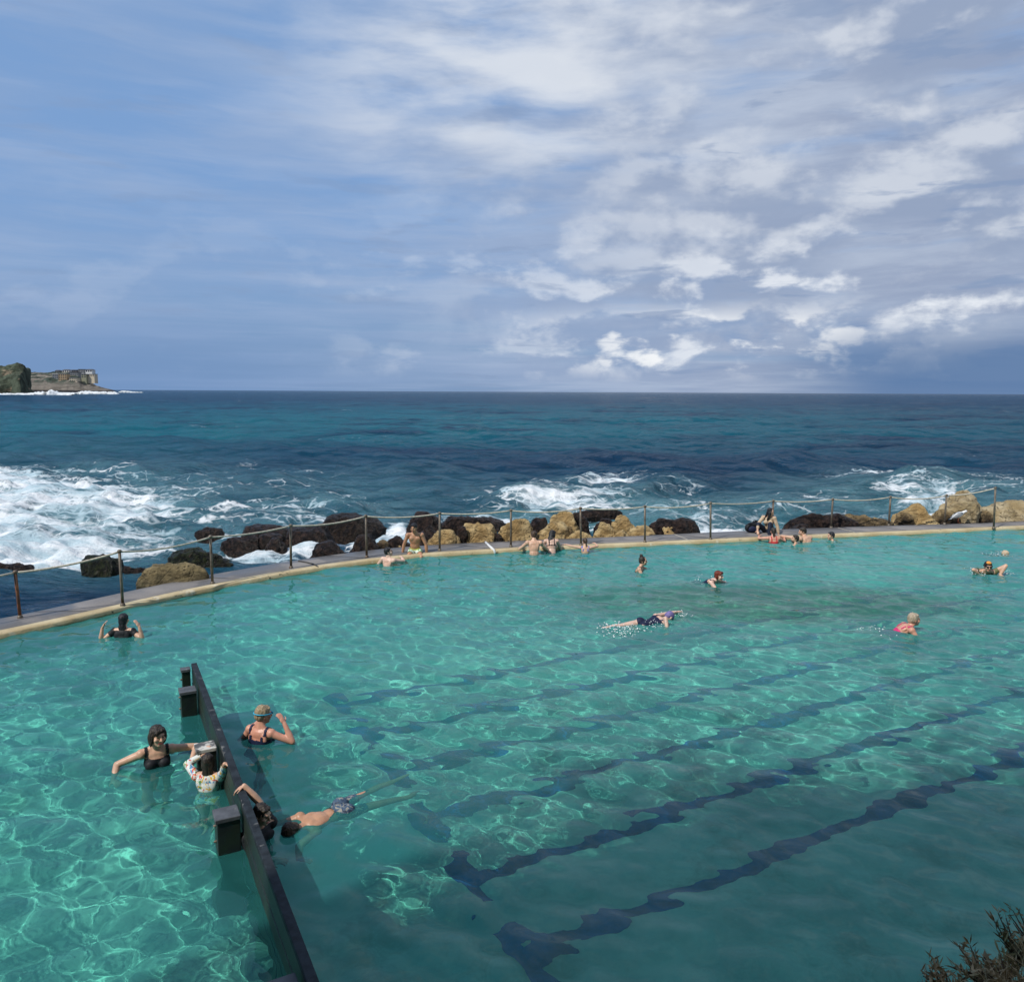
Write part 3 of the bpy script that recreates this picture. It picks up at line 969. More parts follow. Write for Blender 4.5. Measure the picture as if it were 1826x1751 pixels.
# ------------------------------------------------------------------ headlands across the bay
def headland(name, prof, dist, depth, m, seed, rough):
    xs = np.array([p[0] for p in prof], float)
    ys = np.array([p[1] for p in prof], float)
    n = 150
    X = np.linspace(xs[0], xs[-1], n)
    Y = np.interp(X, xs, ys)
    tops = np.array([PD(a, b, dist) for a, b in zip(X, Y)])
    sec = np.r_[np.linspace(0, .30, 26), np.linspace(.34, 1, 14)]
    rows = []
    for s in sec:
        if s <= .30:
            u = s / .30
            h = u ** .45
        else:
            u = (s - .3) / .7
            h = 1 - .55 * u ** 2
        rows.append(np.c_[tops[:, 0] * (1 + s * depth / dist), np.full(n, dist - depth * .3 + s * depth), SEA - 1 + (tops[:, 2] - SEA + 1) * h])
    v = np.concatenate(rows)
    v[:, 2] += rough * fbm(np.c_[v[:, 0] * .06, v[:, 1] * .06, v[:, 2] * .12], seed, 5, .62) * np.clip((v[:, 2] - SEA) / 8, 0, 1)
    v[:, 1] += rough * 2.2 * fbm(np.c_[v[:, 0] * .07, v[:, 2] * .05, v[:, 1] * 0], seed + 3, 4, .6)
    o = mesh_np(name, v, grid_faces(len(sec), n), m)
    tag(o, kind='structure')
    return o


def headland_mat(name, veg, rock, lo, hi, strata):
    m, g = mat(name)
    p = g.pos()
    n = g.noise(p, .09, 8, .65)
    n2 = g.noise(g.scale(p, .4, .4, 1.0), .12, 7, .65)
    c = g.mix(g.ss(n, .36, .64), tuple(x * .5 for x in veg), tuple(x * 1.6 for x in veg))
    band = g.noise(g.scale(p, .05, .05, 1.3), .55, 6, .7)
    rc = g.mix(g.ss(band, .38, .62), tuple(x * .45 for x in rock), tuple(x * 1.25 for x in rock))
    c = g.mix(g.ss(n2, lo, hi), c, rc)
    if strata:
        z = g.n('ShaderNodeSeparateXYZ', {0: p}).outputs[2]
        c = g.mix(g.ss(g.m('ADD', z, g.m('MULTIPLY', n, 10)), 26, 14), c, rc)
        c = g.mix(g.ss(z, 5, 1), c, (.035, .035, .04))
    g.out(g.n('ShaderNodeBsdfPrincipled', {'Base Color': c, 'Roughness': .95, 'Specular IOR Level': .1, 'Normal': g.bump(g.noise(p, .25, 8, .7), 1.0, 3.0)}))
    return m


M['near_head'] = headland_mat('bushy_headland', (.062, .075, .052), (.28, .22, .15), .54, .64, False)
M['far_head'] = headland_mat('terraced_headland', (.055, .07, .055), (.24, .21, .175), .50, .58, True)
HB = 1500.0
FAR = [(40, 664), (75, 662), (100, 664), (118, 665), (140, 664), (160, 663), (173, 665), (180, 669), (184, 676), (188, 681), (198, 682), (207, 687), (216, 691), (228, 694), (240, 697.5)]
headland('far_headland', FAR, HB, 260, M['far_head'], 5, 1.2)
headland('near_headland', [(-170, 652), (-60, 655), (-20, 657), (0, 657), (15, 655.5), (35, 656), (50, 654.5), (66, 653.5), (78, 653), (88, 655), (91.5, 660), (90, 668), (92, 680), (94, 690), (99, 696), (104, 703)], 800.0, 150, M['near_head'], 9, 3.0)

bmats = {n: pbr('render_' + n, c, .85, .08, .3) for n, c in {'tan': (.40, .29, .17), 'cream': (.58, .50, .37), 'white': (.66, .66, .64), 'grey': (.22, .23, .24), 'dark': (.09, .09, .10), 'olive': (.26, .26, .18)}.items()}
M['pane'] = pbr('dark_windows', (.03, .035, .045), .25, .2, 1)


def building(x0, x1, y0, y1, wall, roof, label, floors, hip=False, dep=12, back=0):
    ht = np.interp((x0 + x1) / 2, [q[0] for q in FAR], [q[1] for q in FAR])
    u = min(1, max(.02, (697.5 - y1) / (697.5 - ht))) ** (1 / .45)
    d = HB - 78 + 78 * u + 3
    a, b = PD(x0, y1, d), PD(x1, y0, d)
    w, h = b[0] - a[0], b[2] - a[2]
    root = bpy.data.objects.new('apartment_building', None)
    COL.objects.link(root)
    root.location = ((a[0] + b[0]) / 2, d, a[2])
    tag(root, label, 'building', 'buildings on the far headland')
    MB().box((0, dep / 2, h / 2 - 6), (w / 2, dep / 2, h / 2 + 6)).build('wall', bmats[wall], root)
    if hip:
        MB().box((0, dep / 2, h + .9), (w / 2 + .6, dep / 2 + .6, .9), None, .45).build('roof', bmats[roof], root)
    else:
        MB().box((0, dep / 2, h + .32), (w / 2 + .4, dep / 2 + .4, .3)).build('roof', bmats[roof], root)
    nw = max(2, int(w / 3.2))
    for f in range(floors):
        for i in range(nw):
            MB().box((-w / 2 + w * (i + .5) / nw, -.06, h * (f + .55) / floors), (w / nw * .30, .08, h / floors * .26)).build('window', M['pane'], root)


building(105, 118.5, 667, 679, 'tan', 'grey', 'plain tan apartment block, tallest wall on the far headland', 4, back=-6)
building(153, 168, 667.5, 672, 'cream', 'grey', 'wide cream building nearest the seaward end of the headland', 2)
building(111, 122.5, 660.5, 664.8, 'white', 'dark', 'white fronted house with a dark hipped roof on the ridge', 1, True, back=40)
building(140, 149.5, 659, 664, 'grey', 'dark', 'grey flat roofed house at the highest point of the ridge', 2, back=40)
building(152.5, 164, 660, 664.5, 'white', 'dark', 'low dark roofed white house on the ridge above the cream building', 1, True, back=38)
building(145, 153.5, 667.5, 674, 'olive', 'grey', 'olive building beside the cream one', 2, back=-4)
building(94, 103, 667, 675, 'grey', 'white', 'grey and white house beside the bushy headland', 3, back=-8)
building(122, 139, 664.5, 670, 'grey', 'dark', 'broad grey building in the middle of the slope', 2, back=10)
building(124, 137, 674, 680.5, 'cream', 'grey', 'small cream building lowest on the slope', 2, back=-18)
building(98, 105, 661.5, 665.5, 'grey', 'dark', 'small dark grey house at the left of the ridge', 1, True, back=36)
building(128, 138, 660, 663.5, 'dark', 'grey', 'dark house on the ridge beside the white fronted one', 1, back=44)

M['surf'] = pbr('surf_foam', (.82, .86, .88), .95, .12, .3, 1.0, 1.2)


def surf(pts, dist, name):
    v, rows = [], 7
    X = np.linspace(pts[0][0], pts[-1][0], 110)
    Hh = np.interp(X, [p[0] for p in pts], [p[1] for p in pts])
    rg = np.random.default_rng(3)
    for j in range(rows):
        a = math.pi * j / (rows - 1)
        for i, x in enumerate(X):
            c = PD(x, 700, dist)
            hh = Hh[i] * dist / FPX * (.6 + .8 * rg.random())
            v.append((c[0], dist + hh * 2.5 * -math.cos(a) + rg.normal() * .6, SEA - .6 + math.sin(a) * hh + .6 * (j not in (0, rows - 1))))
    o = mesh_np(name, v, grid_faces(rows, 110), M['surf'])
    tag(o, kind='stuff')
    return o


tag(surf([(-120, 2), (0, 2.2), (45, 2.5), (70, 4.5), (84, 5), (92, 8), (98, 5), (103, 3), (130, 1.5)], 742, 'surf_foam'), 'white surf breaking at the foot of the headlands', 'surf')
tag(surf([(100, 2.2), (140, 2.5), (150, 4.6), (175, 4.0), (205, 3.5), (212, .6)], 900, 'surf_foam'), 'band of white surf before the far headland', 'surf')
tag(surf([(212, 1.0), (220, 3.0), (235, 1.5), (255, .8)], 1420, 'surf_foam'), 'small white break off the tip of the far headland', 'surf')

# ------------------------------------------------------------------ the high cliff behind the camera, unseen and shaped to shade the pool, and the bank it stands on
M['shade_cliff'] = pbr('shade_cliff_rock', (.26, .20, .13), .95, .4, .5, .15, 2, second=(.06, .07, .035))
n = 60
X = np.linspace(-15.2, 22, n)
fy = np.interp(X, [-15.2, -9, -5.6, 0, 22], [-4.6, -3.7, -1.6, -1.3, -3])
H0 = 23 + 2.2 * fbm(np.c_[X * .33, X * 0, X * 0], 5, 4)
rows = []
for s, zf in ((0, -2), (0, .1), (-.2, .3), (-.5, .5), (-.7, .7), (-1.0, .9), (-1.6, 1.0), (-4, 1.08), (-12, 1.05), (-12, -.1)):
    rows.append(np.c_[X, fy + s, np.where(zf < 0, -2, H0 * zf)])
v = np.concatenate(rows)
v[:, 1] += .5 * fbm(v * .3, 8, 4) - .5
tag(mesh_np('shade_cliff', v, grid_faces(len(rows), n), M['shade_cliff']), kind='structure')

M['shade_scrub'] = pbr('shade_scrub_leaf', (.06, .07, .03), .9, .4, 2)
rg = random.Random(12)
sb = MB()  # loose leaf quads added out of view to dapple the shadow's edge
for i in range(5200):
    X0 = rg.uniform(-16, 22)
    hz = float(np.interp(X0, X, H0))
    p = Vector((X0, float(np.interp(X0, X, fy)) - rg.uniform(1.2, 6), hz - .6 + abs(rg.gauss(0, 1.9))))
    a, b = [Vector((rg.gauss(0, 1), rg.gauss(0, 1), rg.gauss(0, 1))).normalized() * rg.uniform(.10, .32) for _ in (0, 1)]
    sb.add([p - a, p + b, p + a, p - b], [(0, 1, 2, 3)])
tag(sb.build('shade_scrub', M['shade_scrub']), 'unseen leaves added behind the camera to soften the shade edge', 'shade_scrub', kind='stuff')

M['soil'] = pbr('sandy_soil', (.16, .12, .075), .95, .4, 4, .03, 14, second=(.06, .055, .025))
n = 70
X = np.linspace(-9, 14, n)
ed = np.interp(X, [-9, -1, .6, 1.1, 1.5, 2.2, 4, 14], [1.0, 1.2, 1.35, 1.75, 2.25, 2.7, 3.2, 4.5])
rows = [np.c_[X, X * 0 - 3, X * 0 + 2.7]] + [np.c_[X, ed * f - 1.2 * (1 - f), np.full(n, zf)] for f, zf in ((.0, 2.72), (.5, 2.66), (.8, 2.6), (.95, 2.5), (1.0, 2.3), (1.03, 1.6), (1.06, .5), (1.12, -1.5))]
v = np.concatenate(rows)
v[:, 2] += .05 * fbm(v * 2.2, 4, 4)
tag(mesh_np('bank', v, grid_faces(len(rows), n), M['soil']), kind='structure')

M['leaf'] = pbr('coastal_leaf', (.20, .185, .09), .7, .45, 12, second=(.36, .27, .16), spec=.2)
M['dry_leaf'] = pbr('dry_leaf', (.46, .35, .21), .8, .4, 12, second=(.24, .20, .09), spec=.2)
M['twig'] = pbr('twig', (.085, .055, .035), .9, .3, 12)


def shrub(x, y, z, hgt, spread, n, label, lm, seed):
    rg = random.Random(seed)
    st, lf = MB(), MB()
    for i in range(n):
        a, t = rg.uniform(0, 6.283), rg.uniform(0, 1)
        tip = Vector((math.cos(a) * spread * rg.uniform(.3, 1), math.sin(a) * spread * rg.uniform(.3, 1), hgt * rg.uniform(.55, 1)))
        mid = Vector((tip.x * .35, tip.y * .35, tip.z * .55))
        pts = [Vector((0, 0, -.04)), mid, tip]
        st.tube(pts, [.006, .004, .0015], 4, False)
        for k in range(rg.randint(16, 26)):
            u = rg.uniform(.25, 1.05)
            p = mid.lerp(tip, (u - .5) * 2) if u > .5 else pts[0].lerp(mid, u * 2)
            d = Vector((rg.gauss(0, 1), rg.gauss(0, 1), rg.uniform(.2, 1.6))).normalized()
            s = d.cross(Vector((rg.gauss(0, 1), rg.gauss(0, 1), .3))).normalized()
            L, w = rg.uniform(.018, .05), rg.uniform(.0018, .005)
            lf.add([p, p + d * L * .5 + s * w, p + d * L, p + d * L * .5 - s * w], [(0, 1, 2, 3)])
    r = bpy.data.objects.new('shrub', None)
    COL.objects.link(r)
    r.location = (x, y, z)
    tag(r, label, 'shrub', 'dry shrubs on the bank at the lower right')
    st.build('stem', M['twig'], r)
    lf.build('foliage', M[lm], r)


for px_, py_, yy, hgt, sp, nn, lab, lm in ((1812, 1712, 2.75, .15, .12, 23, 'tallest olive green shrub at the right edge of the bank', 'leaf'),
                                           (1850, 1716, 2.6, .17, .13, 23, 'brown shrub cut by the right edge, behind the olive one', 'dry_leaf'),
                                           (1752, 1744, 2.45, .09, .12, 23, 'low brown shrub left of the tallest one', 'dry_leaf'),
                                           (1690, 1762, 2.3, .07, .10, 19, 'sparse dry shrub furthest left on the bank', 'dry_leaf'),
                                           (1800, 1768, 2.3, .09, .13, 26, 'bushy brown shrub in the bottom right corner', 'dry_leaf')):
    p = PD(px_, py_, yy)
    shrub(p[0], p[1], p[2] - .02, hgt, sp, nn, lab, lm, int(px_))
rg = random.Random(3)
gb = MB()
for i in range(3200):
    t = rg.random()
    X0 = 1.0 + 1.6 * t + rg.gauss(0, .1)
    Y0 = np.interp(X0, [.6, 1.1, 1.5, 2.2, 4], [1.35, 1.75, 2.25, 2.7, 3.2]) * rg.uniform(.86, 1.0)
    p = Vector((X0, Y0, 2.46 + rg.uniform(-.04, .06)))
    L = rg.uniform(.05, .17)
    d = Vector((rg.gauss(-.25, .35), rg.gauss(.15, .35), 1)).normalized() * L
    s = Vector((rg.gauss(0, 1), rg.gauss(0, 1), 0)).normalized() * .0022
    b = Vector((d.x * .5, d.y * .5, -abs(d.z) * .12))
    gb.add([p - s, p + s, p + d * .6 + s * .7, p + d + b, p + d * .6 - s * .7], [(0, 1, 2, 4), (4, 2, 3)])
tag(gb.build('grass', M['dry_leaf']), 'dry grass blades along the edge of the bank', 'grass', kind='stuff')

# ------------------------------------------------------------------ people
def skin_mat(name, col):
    m, g = mat(name)
    o = g.obj()
    c = g.mix(g.ss(g.noise(o, 7, 5, .6), .35, .65), tuple(x * .86 for x in col), tuple(min(1, x * 1.1) for x in col))
    c = g.mix(g.m('MULTIPLY', g.ss(g.noise(g.scale(o, 1, 1, 1, (3, 3, 3)), 4, 3), .5, .7), .3), c, (col[0] * 1.05, col[1] * .78, col[2] * .7))
    g.out(g.n('ShaderNodeBsdfPrincipled', {'Base Color': c, 'Roughness': .42, 'Specular IOR Level': .45, 'Subsurface Weight': .06,
                                           'Subsurface Radius': (.012, .004, .002), 'Subsurface Scale': 1.0}))
    return m


def hair_mat(name, col, hi):
    m, g = mat(name)
    o = g.obj()
    n = g.noise(g.scale(o, 1, 1, .18), 60, 4, .65)
    c = g.mix(g.ss(n, .40, .68), col, hi)
    g.out(g.n('ShaderNodeBsdfPrincipled', {'Base Color': c, 'Roughness': .45, 'Specular IOR Level': .4, 'Normal': g.bump(n, .8, .012)}))
    return m


def print_mat(name, base, spots, scale=14):
    m, g = mat(name)
    o = g.obj()
    c = base
    for i, (col, lo) in enumerate(spots):
        n = g.noise(g.scale(o, 1, 1, 1, (i * 3.1, i, 2 * i)), scale, 2, .5, 1.2)
        c = g.mix(g.ss(n, lo, lo + .03), c, col)
    g.out(g.n('ShaderNodeBsdfPrincipled', {'Base Color': c, 'Roughness': .7, 'Specular IOR Level': .3}))
    return m


SK = {'fair': skin_mat('fair_skin', (.62, .38, .26)), 'pale': skin_mat('pale_skin', (.68, .46, .36)), 'tan': skin_mat('tan_skin', (.50, .27, .16)), 'pink': skin_mat('sunburnt_skin', (.60, .30, .21))}
HR = {'black': hair_mat('black_hair', (.006, .006, .007), (.03, .03, .035)), 'brown': hair_mat('brown_hair', (.030, .017, .010), (.10, .06, .035)),
      'dark': hair_mat('dark_hair', (.014, .010, .008), (.06, .045, .03)), 'red': hair_mat('red_hair', (.09, .012, .006), (.24, .05, .02)), 'blond': hair_mat('cropped_blond_hair', (.24, .17, .09), (.52, .42, .27)),
      'grey': hair_mat('thin_grey_hair', (.33, .25, .17), (.55, .47, .36))}
FB = {n: pbr('fabric_' + n, c, .65, .2, 18, spec=.35) for n, c in {'navy': (.008, .013, .045), 'black': (.010, .011, .014), 'red': (.50, .025, .03), 'pink': (.60, .03, .15), 'blue': (.03, .14, .55), 'green': (.12, .45, .10),
      'tan': (.50, .38, .26), 'white': (.74, .74, .72), 'teal': (.05, .38, .55), 'jeans': (.010, .016, .035), 'purple': (.17, .14, .32), 'orange': (.75, .30, .06), 'lime': (.45, .55, .10), 'brown': (.14, .07, .035), 'olive': (.14, .15, .07)}.items()}
FB['floral_trunks'] = print_mat('floral_trunks', (.72, .78, .70), [((.10, .30, .09), .54), ((.45, .62, .12), .62)], 13)
FB['floral_top'] = print_mat('floral_rash_shirt', (.70, .72, .68), [((.72, .42, .04), .57), ((.10, .28, .48), .59), ((.62, .10, .07), .61), ((.10, .30, .12), .61)], 15)
FB['patterned_blue'] = print_mat('patterned_trunks', (.06, .10, .16), [((.30, .29, .25), .54), ((.03, .04, .07), .57)], 20)
EYE = pbr('dark_eye', (.02, .015, .012), .2, .1, 5)
LIP = pbr('lips', (.38, .10, .09), .5, .1, 5)


def V(*a):
    return Vector(a)


def rotz(d):
    return Matrix.Rotation(rad(d), 3, 'Z')


def rotx(d):
    return Matrix.Rotation(rad(d), 3, 'X')


def roty(d):
    return Matrix.Rotation(rad(d), 3, 'Y')


class Person:
    """local axes: +x to the person's left hand, -y the way they face, z up; yaw turns the body, lean bends the torso forward.
    limbs are given as directions in the place's own axes (x right, y out to sea, z up)"""

    def __init__(s, label, head, s_=1.0, yaw=0, lean=0, roll=0, hyaw=None, hpitch=0, hroll=0, armL=None, armR=None, legL=None, legR=None,
                 skin='fair', fem=False, voxel=.010, curl=.5, belly=0.0, neck=1.0, whole=None):
        s.k, s.label = s_, label
        T = rotz(yaw) @ rotx(lean) @ roty(roll) if whole is None else whole
        s.T = T
        H = rotz(yaw if hyaw is None else hyaw) @ rotx(hpitch) @ roty(hroll)
        s.H = H
        k = s_
        sw, hw = (.165, .088) if fem else (.182, .085)
        mb = MB()
        p0 = V(0, 0, 0)
        at = lambda x, y, z: p0 + T @ (V(x, y, z) * k)
        s.seg = []
        # trunk
        wst = .118 if fem else .132
        mb.ell(at(0, .0, .00), (.155 * k if fem else .148 * k, .112 * k, .115 * k), T)
        mb.ell(at(0, -.005 - belly * .3, .14), (wst * k, (.095 + belly) * k, .15 * k), T)
        mb.ell(at(0, .0, .30), (.142 * k if fem else .155 * k, .105 * k, .17 * k), T)
        mb.ell(at(0, .012, .40), (.150 * k if fem else .172 * k, .088 * k, .095 * k), T)
        mb.cap(at(-sw + .04, .01, .445), at(sw - .04, .01, .445), .052 * k, .052 * k)
        for q in (-1, 1):
            mb.ell(at(q * .072, .062, -.035), (.085 * k, .075 * k, .095 * k), T)
            mb.ell(at(q * .085, .065, .355), (.055 * k, .03 * k, .085 * k), T)
            if fem:
                mb.ell(at(q * .072, -.088, .315), (.060 * k, .052 * k, .060 * k), T)
            else:
                mb.ell(at(q * .075, -.070, .355), (.078 * k, .040 * k, .060 * k), T)
        # neck and head
        nb = at(0, .012, .47)
        hc = nb + (T @ V(0, -.012, .055 * neck) + H @ V(0, -.02, .115)) * k
        mb.cap(nb, hc + H @ V(0, .02, -.05) * k, .058 * k, .052 * k)
        mb.cap(at(-.08, .015, .45), nb + T @ V(-.02, .01, .07) * k, .035 * k, .03 * k)
        mb.cap(at(.08, .015, .45), nb + T @ V(.02, .01, .07) * k, .035 * k, .03 * k)
        h = lambda x, y, z: hc + H @ (V(x, y, z) * k)
        s.h = h
        mb.ell(h(0, .012, .025), (.076 * k, .096 * k, .092 * k), H)
        mb.ell(h(0, -.022, -.045), (.060 * k, .068 * k, .074 * k), H)
        mb.ell(h(0, -.062, -.088), (.034 * k, .028 * k, .024 * k), H)
        mb.cap(h(0, -.088, .012), h(0, -.108, -.022), .010 * k, .015 * k)
        mb.ell(h(0, -.070, .030), (.055 * k, .022 * k, .014 * k), H)
        for q in (-1, 1):
            mb.ell(h(q * .045, -.062, -.022), (.026 * k, .024 * k, .024 * k), H)
            mb.ell(h(q * .079, .014, -.008), (.010 * k, .022 * k, .034 * k), H)
        # limbs
        s.joint = {}
        for q, arm, leg, nm in ((1, armL, legL, 'L'), (-1, armR, legR, 'R')):
            sh = at(q * sw, .008, .43)
            m_ = 1.0 if fem else 1.14
            if arm and arm[0] == 'ik':              # wrist goes to a place, elbow towards a hint
                wt = Vector(arm[1]) - (Vector(head) - hc)
                d = wt - sh
                L1, L2 = .285 * k, .25 * k
                D = min(d.length, (L1 + L2) * .995)
                d.normalize()
                a_ = (L1 * L1 - L2 * L2 + D * D) / (2 * D)
                hint = Vector(arm[2])
                hint = (hint - d * hint.dot(d)).normalized()
                el = sh + d * a_ + hint * math.sqrt(max(L1 * L1 - a_ * a_, 0))
                ua, hd = (el - sh).normalized(), Vector(arm[3]).normalized()
                fa = (sh + d * D - el).normalized()
            else:
                ua, fa, hd = [Vector(d).normalized() for d in (arm or ((q * .3, 0, -1), (q * .1, -.2, -1), (0, -.1, -1)))]
                el = sh + ua * .285 * k
            wr = el + fa * .25 * k
            mb.ell(sh, (.062 * k * m_, .060 * k * m_, .062 * k * m_))
            mb.cap(sh, sh.lerp(el, .5), .052 * k * m_, .046 * k * m_)
            mb.cap(sh.lerp(el, .45), el, .047 * k * m_, .038 * k * m_)
            mb.cap(el, el.lerp(wr, .35), .039 * k * m_, .041 * k * m_)
            mb.cap(el.lerp(wr, .35), wr, .041 * k * m_, .027 * k * m_)
            s.hand(mb, wr, hd, fa, q, k, curl, T)
            hp = at(q * hw, 0, -.02)
            td, sd, fd = [Vector(d).normalized() for d in (leg or ((q * .05, 0, -1), (0, .02, -1), (0, -1, -.2)))]
            kn = hp + td * .43 * k
            an = kn + sd * .42 * k
            mb.cap(hp, hp.lerp(kn, .5), .088 * k, .074 * k)
            mb.cap(hp.lerp(kn, .5), kn, .074 * k, .054 * k)
            mb.cap(kn, kn.lerp(an, .33), .054 * k, .057 * k)
            mb.cap(kn.lerp(an, .33), an, .057 * k, .036 * k)
            mb.cap(an + fd * -.04 * k + sd * .02 * k, an + fd * .11 * k + sd * .035 * k, .034 * k, .030 * k)
            mb.cap(an + fd * .10 * k + sd * .035 * k, an + fd * .16 * k + sd * .042 * k, .032 * k, .022 * k)
            s.joint.update({'sh' + nm: sh, 'el' + nm: el, 'wr' + nm: wr, 'hp' + nm: hp, 'kn' + nm: kn, 'an' + nm: an})
        s.joint.update(nb=nb, hc=hc, pel=at(0, 0, 0))
        s.vox = voxel
        me = remesh(mb, voxel, 3)
        s.root = link('person', me, SK[skin])
        s.me = me
        tag(s.root, label, 'person')
        s.root.cycles.is_caustics_receiver = True
        n = len(me.vertices)
        co = np.empty(n * 3, np.float32)
        me.vertices.foreach_get('co', co)
        s.co = co.reshape(-1, 3).astype(float)
        no = np.empty(n * 3, np.float32)
        me.vertices.foreach_get('normal', no)
        s.no = no.reshape(-1, 3).astype(float)
        Ti = np.array(T)
        s.tl = (s.co @ Ti) / k                       # torso-local coordinates
        s.hl = ((s.co - np.array(hc)) @ np.array(H)) / k
        J = s.joint
        segs = [('T', at(0, 0, .02), at(0, 0, .40), .15), ('T', at(-sw * .6, 0, .42), at(sw * .6, 0, .42), .075), ('H', nb, h(0, 0, .04), .075)]
        for nm in 'LR':
            segs += [('U' + nm, J['sh' + nm], J['el' + nm], .05), ('F' + nm, J['el' + nm], J['wr' + nm], .04), ('D' + nm, J['wr' + nm], J['wr' + nm] + (J['wr' + nm] - J['el' + nm]) * .6, .05),
                     ('G' + nm, J['hp' + nm], J['kn' + nm], .08), ('S' + nm, J['kn' + nm], J['an' + nm], .055)]
        best = np.full(n, 1e9)
        s.part = np.empty(n, dtype='U2')
        s.t = np.zeros(n)
        for nm, a, b, r_ in segs:
            a, b = np.array(a), np.array(b)
            d = b - a
            u = np.clip(((s.co - a) @ d) / (d @ d), 0, 1)
            dist = np.linalg.norm(s.co - a - u[:, None] * d, axis=1) / r_
            w = dist < best
            best[w], s.part[w], s.t[w] = dist[w], nm, u[w]
        # move the figure so that its head centre sits where it was measured
        s.root.location = Vector(head) - hc

    def hand(s, mb, wr, hd, fa, q, k, curl, T):
        side = hd.cross(Vector((0, 0, 1)))
        if side.length < .3:
            side = T @ V(0, 1, 0)
            side = side - hd * side.dot(hd)
        side = side.normalized() * q
        nrm = side.cross(hd).normalized() * q       # back of the hand
        if nrm.z < -.2:
            nrm, side = -nrm, -side
        Mh = Matrix((side, hd, nrm)).transposed()
        c = wr + hd * .045 * k
        mb.ell(c, (.040 * k, .052 * k, .019 * k), Mh)
        for i, (o, L) in enumerate(((-.030, .070), (-.010, .080), (.010, .076), (.030, .060))):
            a = wr + (hd * .085 + side * o) * k
            sp = side * o * .9
            d1 = (hd + sp * 4 - nrm * curl * .35).normalized()
            d2 = (hd + sp * 3 - nrm * curl * 1.1).normalized()
            b = a + d1 * L * .55 * k
            mb.cap(a, b, .0098 * k, .0090 * k, 8)
            mb.cap(b, b + d2 * L * .45 * k, .0090 * k, .0075 * k, 8)
        a = wr + (hd * .025 - side * .034) * k
        b = a + (hd * .6 - side * .75 - nrm * .2).normalized() * .042 * k
        mb.cap(a, b, .0125 * k, .0105 * k, 8)
        mb.cap(b, b + (hd * .9 - side * .35 - nrm * .3).normalized() * .030 * k, .0105 * k, .0085 * k, 8)

    def cloth(s, name, mask, m, off=.007, label=None):
        fs = [p.vertices[:] for p in s.me.polygons]
        arr = np.array([f for f in fs if len(f) == 4])
        keep = arr[mask[arr].all(1)]
        if len(keep) == 0:
            return None
        idx, inv = np.unique(keep, return_inverse=True)
        v = s.co[idx] + s.no[idx] * off * s.k
        inv = inv.reshape(-1, 4)
        o = mesh_np(name, np.concatenate([v, s.co[idx] - s.no[idx] * .002]), np.concatenate([inv]), m, s.root)
        o.cycles.is_caustics_receiver = True
        if label:
            o['label'] = label
        return o

    def extra(s, name, mb, m, voxel=None, smooth=2, label=None):
        o = link(name, remesh(mb, voxel or s.vox, smooth), m, s.root) if voxel != 0 else mb.build(name, m, s.root, True)
        o.cycles.is_caustics_receiver = True
        if label:
            o['label'] = label
        return o

    def face(s, smile=False):
        k, h, H = s.k, s.h, s.H
        for q in (-1, 1):
            s.extra('eye', MB().ell(h(q * .031, -.081, .010), (.0115 * k, .007 * k, .006 * k), H), EYE, 0)
            s.extra('eyebrow', MB().cap(h(q * .016, -.090, .032), h(q * .050, -.078, .034), .0035 * k, .003 * k), HR['brown'], 0)
        s.extra('lips', MB().ell(h(0, -.086, -.064), ((.030 if smile else .024) * k, .008 * k, .009 * k), H), LIP, 0)

    def hair(s, col, style='short', label=None, extra=()):
        k, h, H = s.k, s.h, s.H
        mb = MB()
        e = lambda c, r: mb.ell(h(*c), tuple(x * k for x in r), H)
        e((0, .026, .040), (.086, .096, .090))
        if style in ('short', 'crop'):
            e((0, .045, .0), (.080, .070, .075))
            e((0, -.035, .085), (.060, .045, .030))
            for q in (-1, 1):
                e((q * .066, .020, .02), (.020, .05, .04))
        if style == 'fringe':
            e((0, .045, .0), (.080, .070, .08))
            e((0, -.045, .090), (.064, .045, .030))
            e((.04, -.062, .075), (.03, .022, .024))
            e((-.045, -.056, .07), (.03, .025, .024))
        if style == 'bob':
            e((0, .050, -.02), (.090, .070, .095))
            e((0, -.045, .080), (.070, .048, .034))
            e((-.035, -.070, .058), (.040, .022, .026))
            for q in (-1, 1):
                e((q * .076, .010, -.02), (.028, .052, .095))
        if style == 'long':
            e((0, .055, -.03), (.084, .060, .11))
            e((0, .075, -.14), (.078, .042, .11))
            e((0, .085, -.24), (.062, .034, .09))
            for q in (-1, 1):
                e((q * .066, .015, -.03), (.026, .045, .08))
        if style == 'tail':
            e((0, .045, .0), (.080, .070, .075))
            e((0, .105, .03), (.03, .03, .03))
            mb.cap(h(0, .115, .02), h(0, .115, -.10), .028 * k, .024 * k)
            mb.cap(h(0, .115, -.10), h(0, .10, -.20), .024 * k, .008 * k)
        if style == 'bun':
            e((0, .045, .0), (.080, .070, .075))
            e((0, .06, .140), (.045, .045, .042))
            for q in (-1, 1):
                e((q * .068, .015, .01), (.018, .05, .05))
        if style == 'wet':
            e((0, .052, -.02), (.080, .058, .10))
            e((0, .072, -.13), (.074, .038, .10))
        for c, r in extra:
            e(c, r)
        o = s.extra('hair', mb, HR[col], .008, 2, label)
        n = len(o.data.vertices)
        co, no = np.empty(n * 3, np.float32), np.empty(n * 3, np.float32)
        o.data.vertices.foreach_get('co', co)
        o.data.vertices.foreach_get('normal', no)
        co, no = co.reshape(-1, 3).astype(float), no.reshape(-1, 3)
        L = ((co - np.array(h(0, 0, 0))) @ np.array(H)) / k
        locks = fbm(np.c_[L[:, 0] * 42, L[:, 1] * 42, L[:, 2] * 9], 3, 2) * .0055 + fbm(L * 14, 6, 2) * .004
        co += no * (locks * k)[:, None]
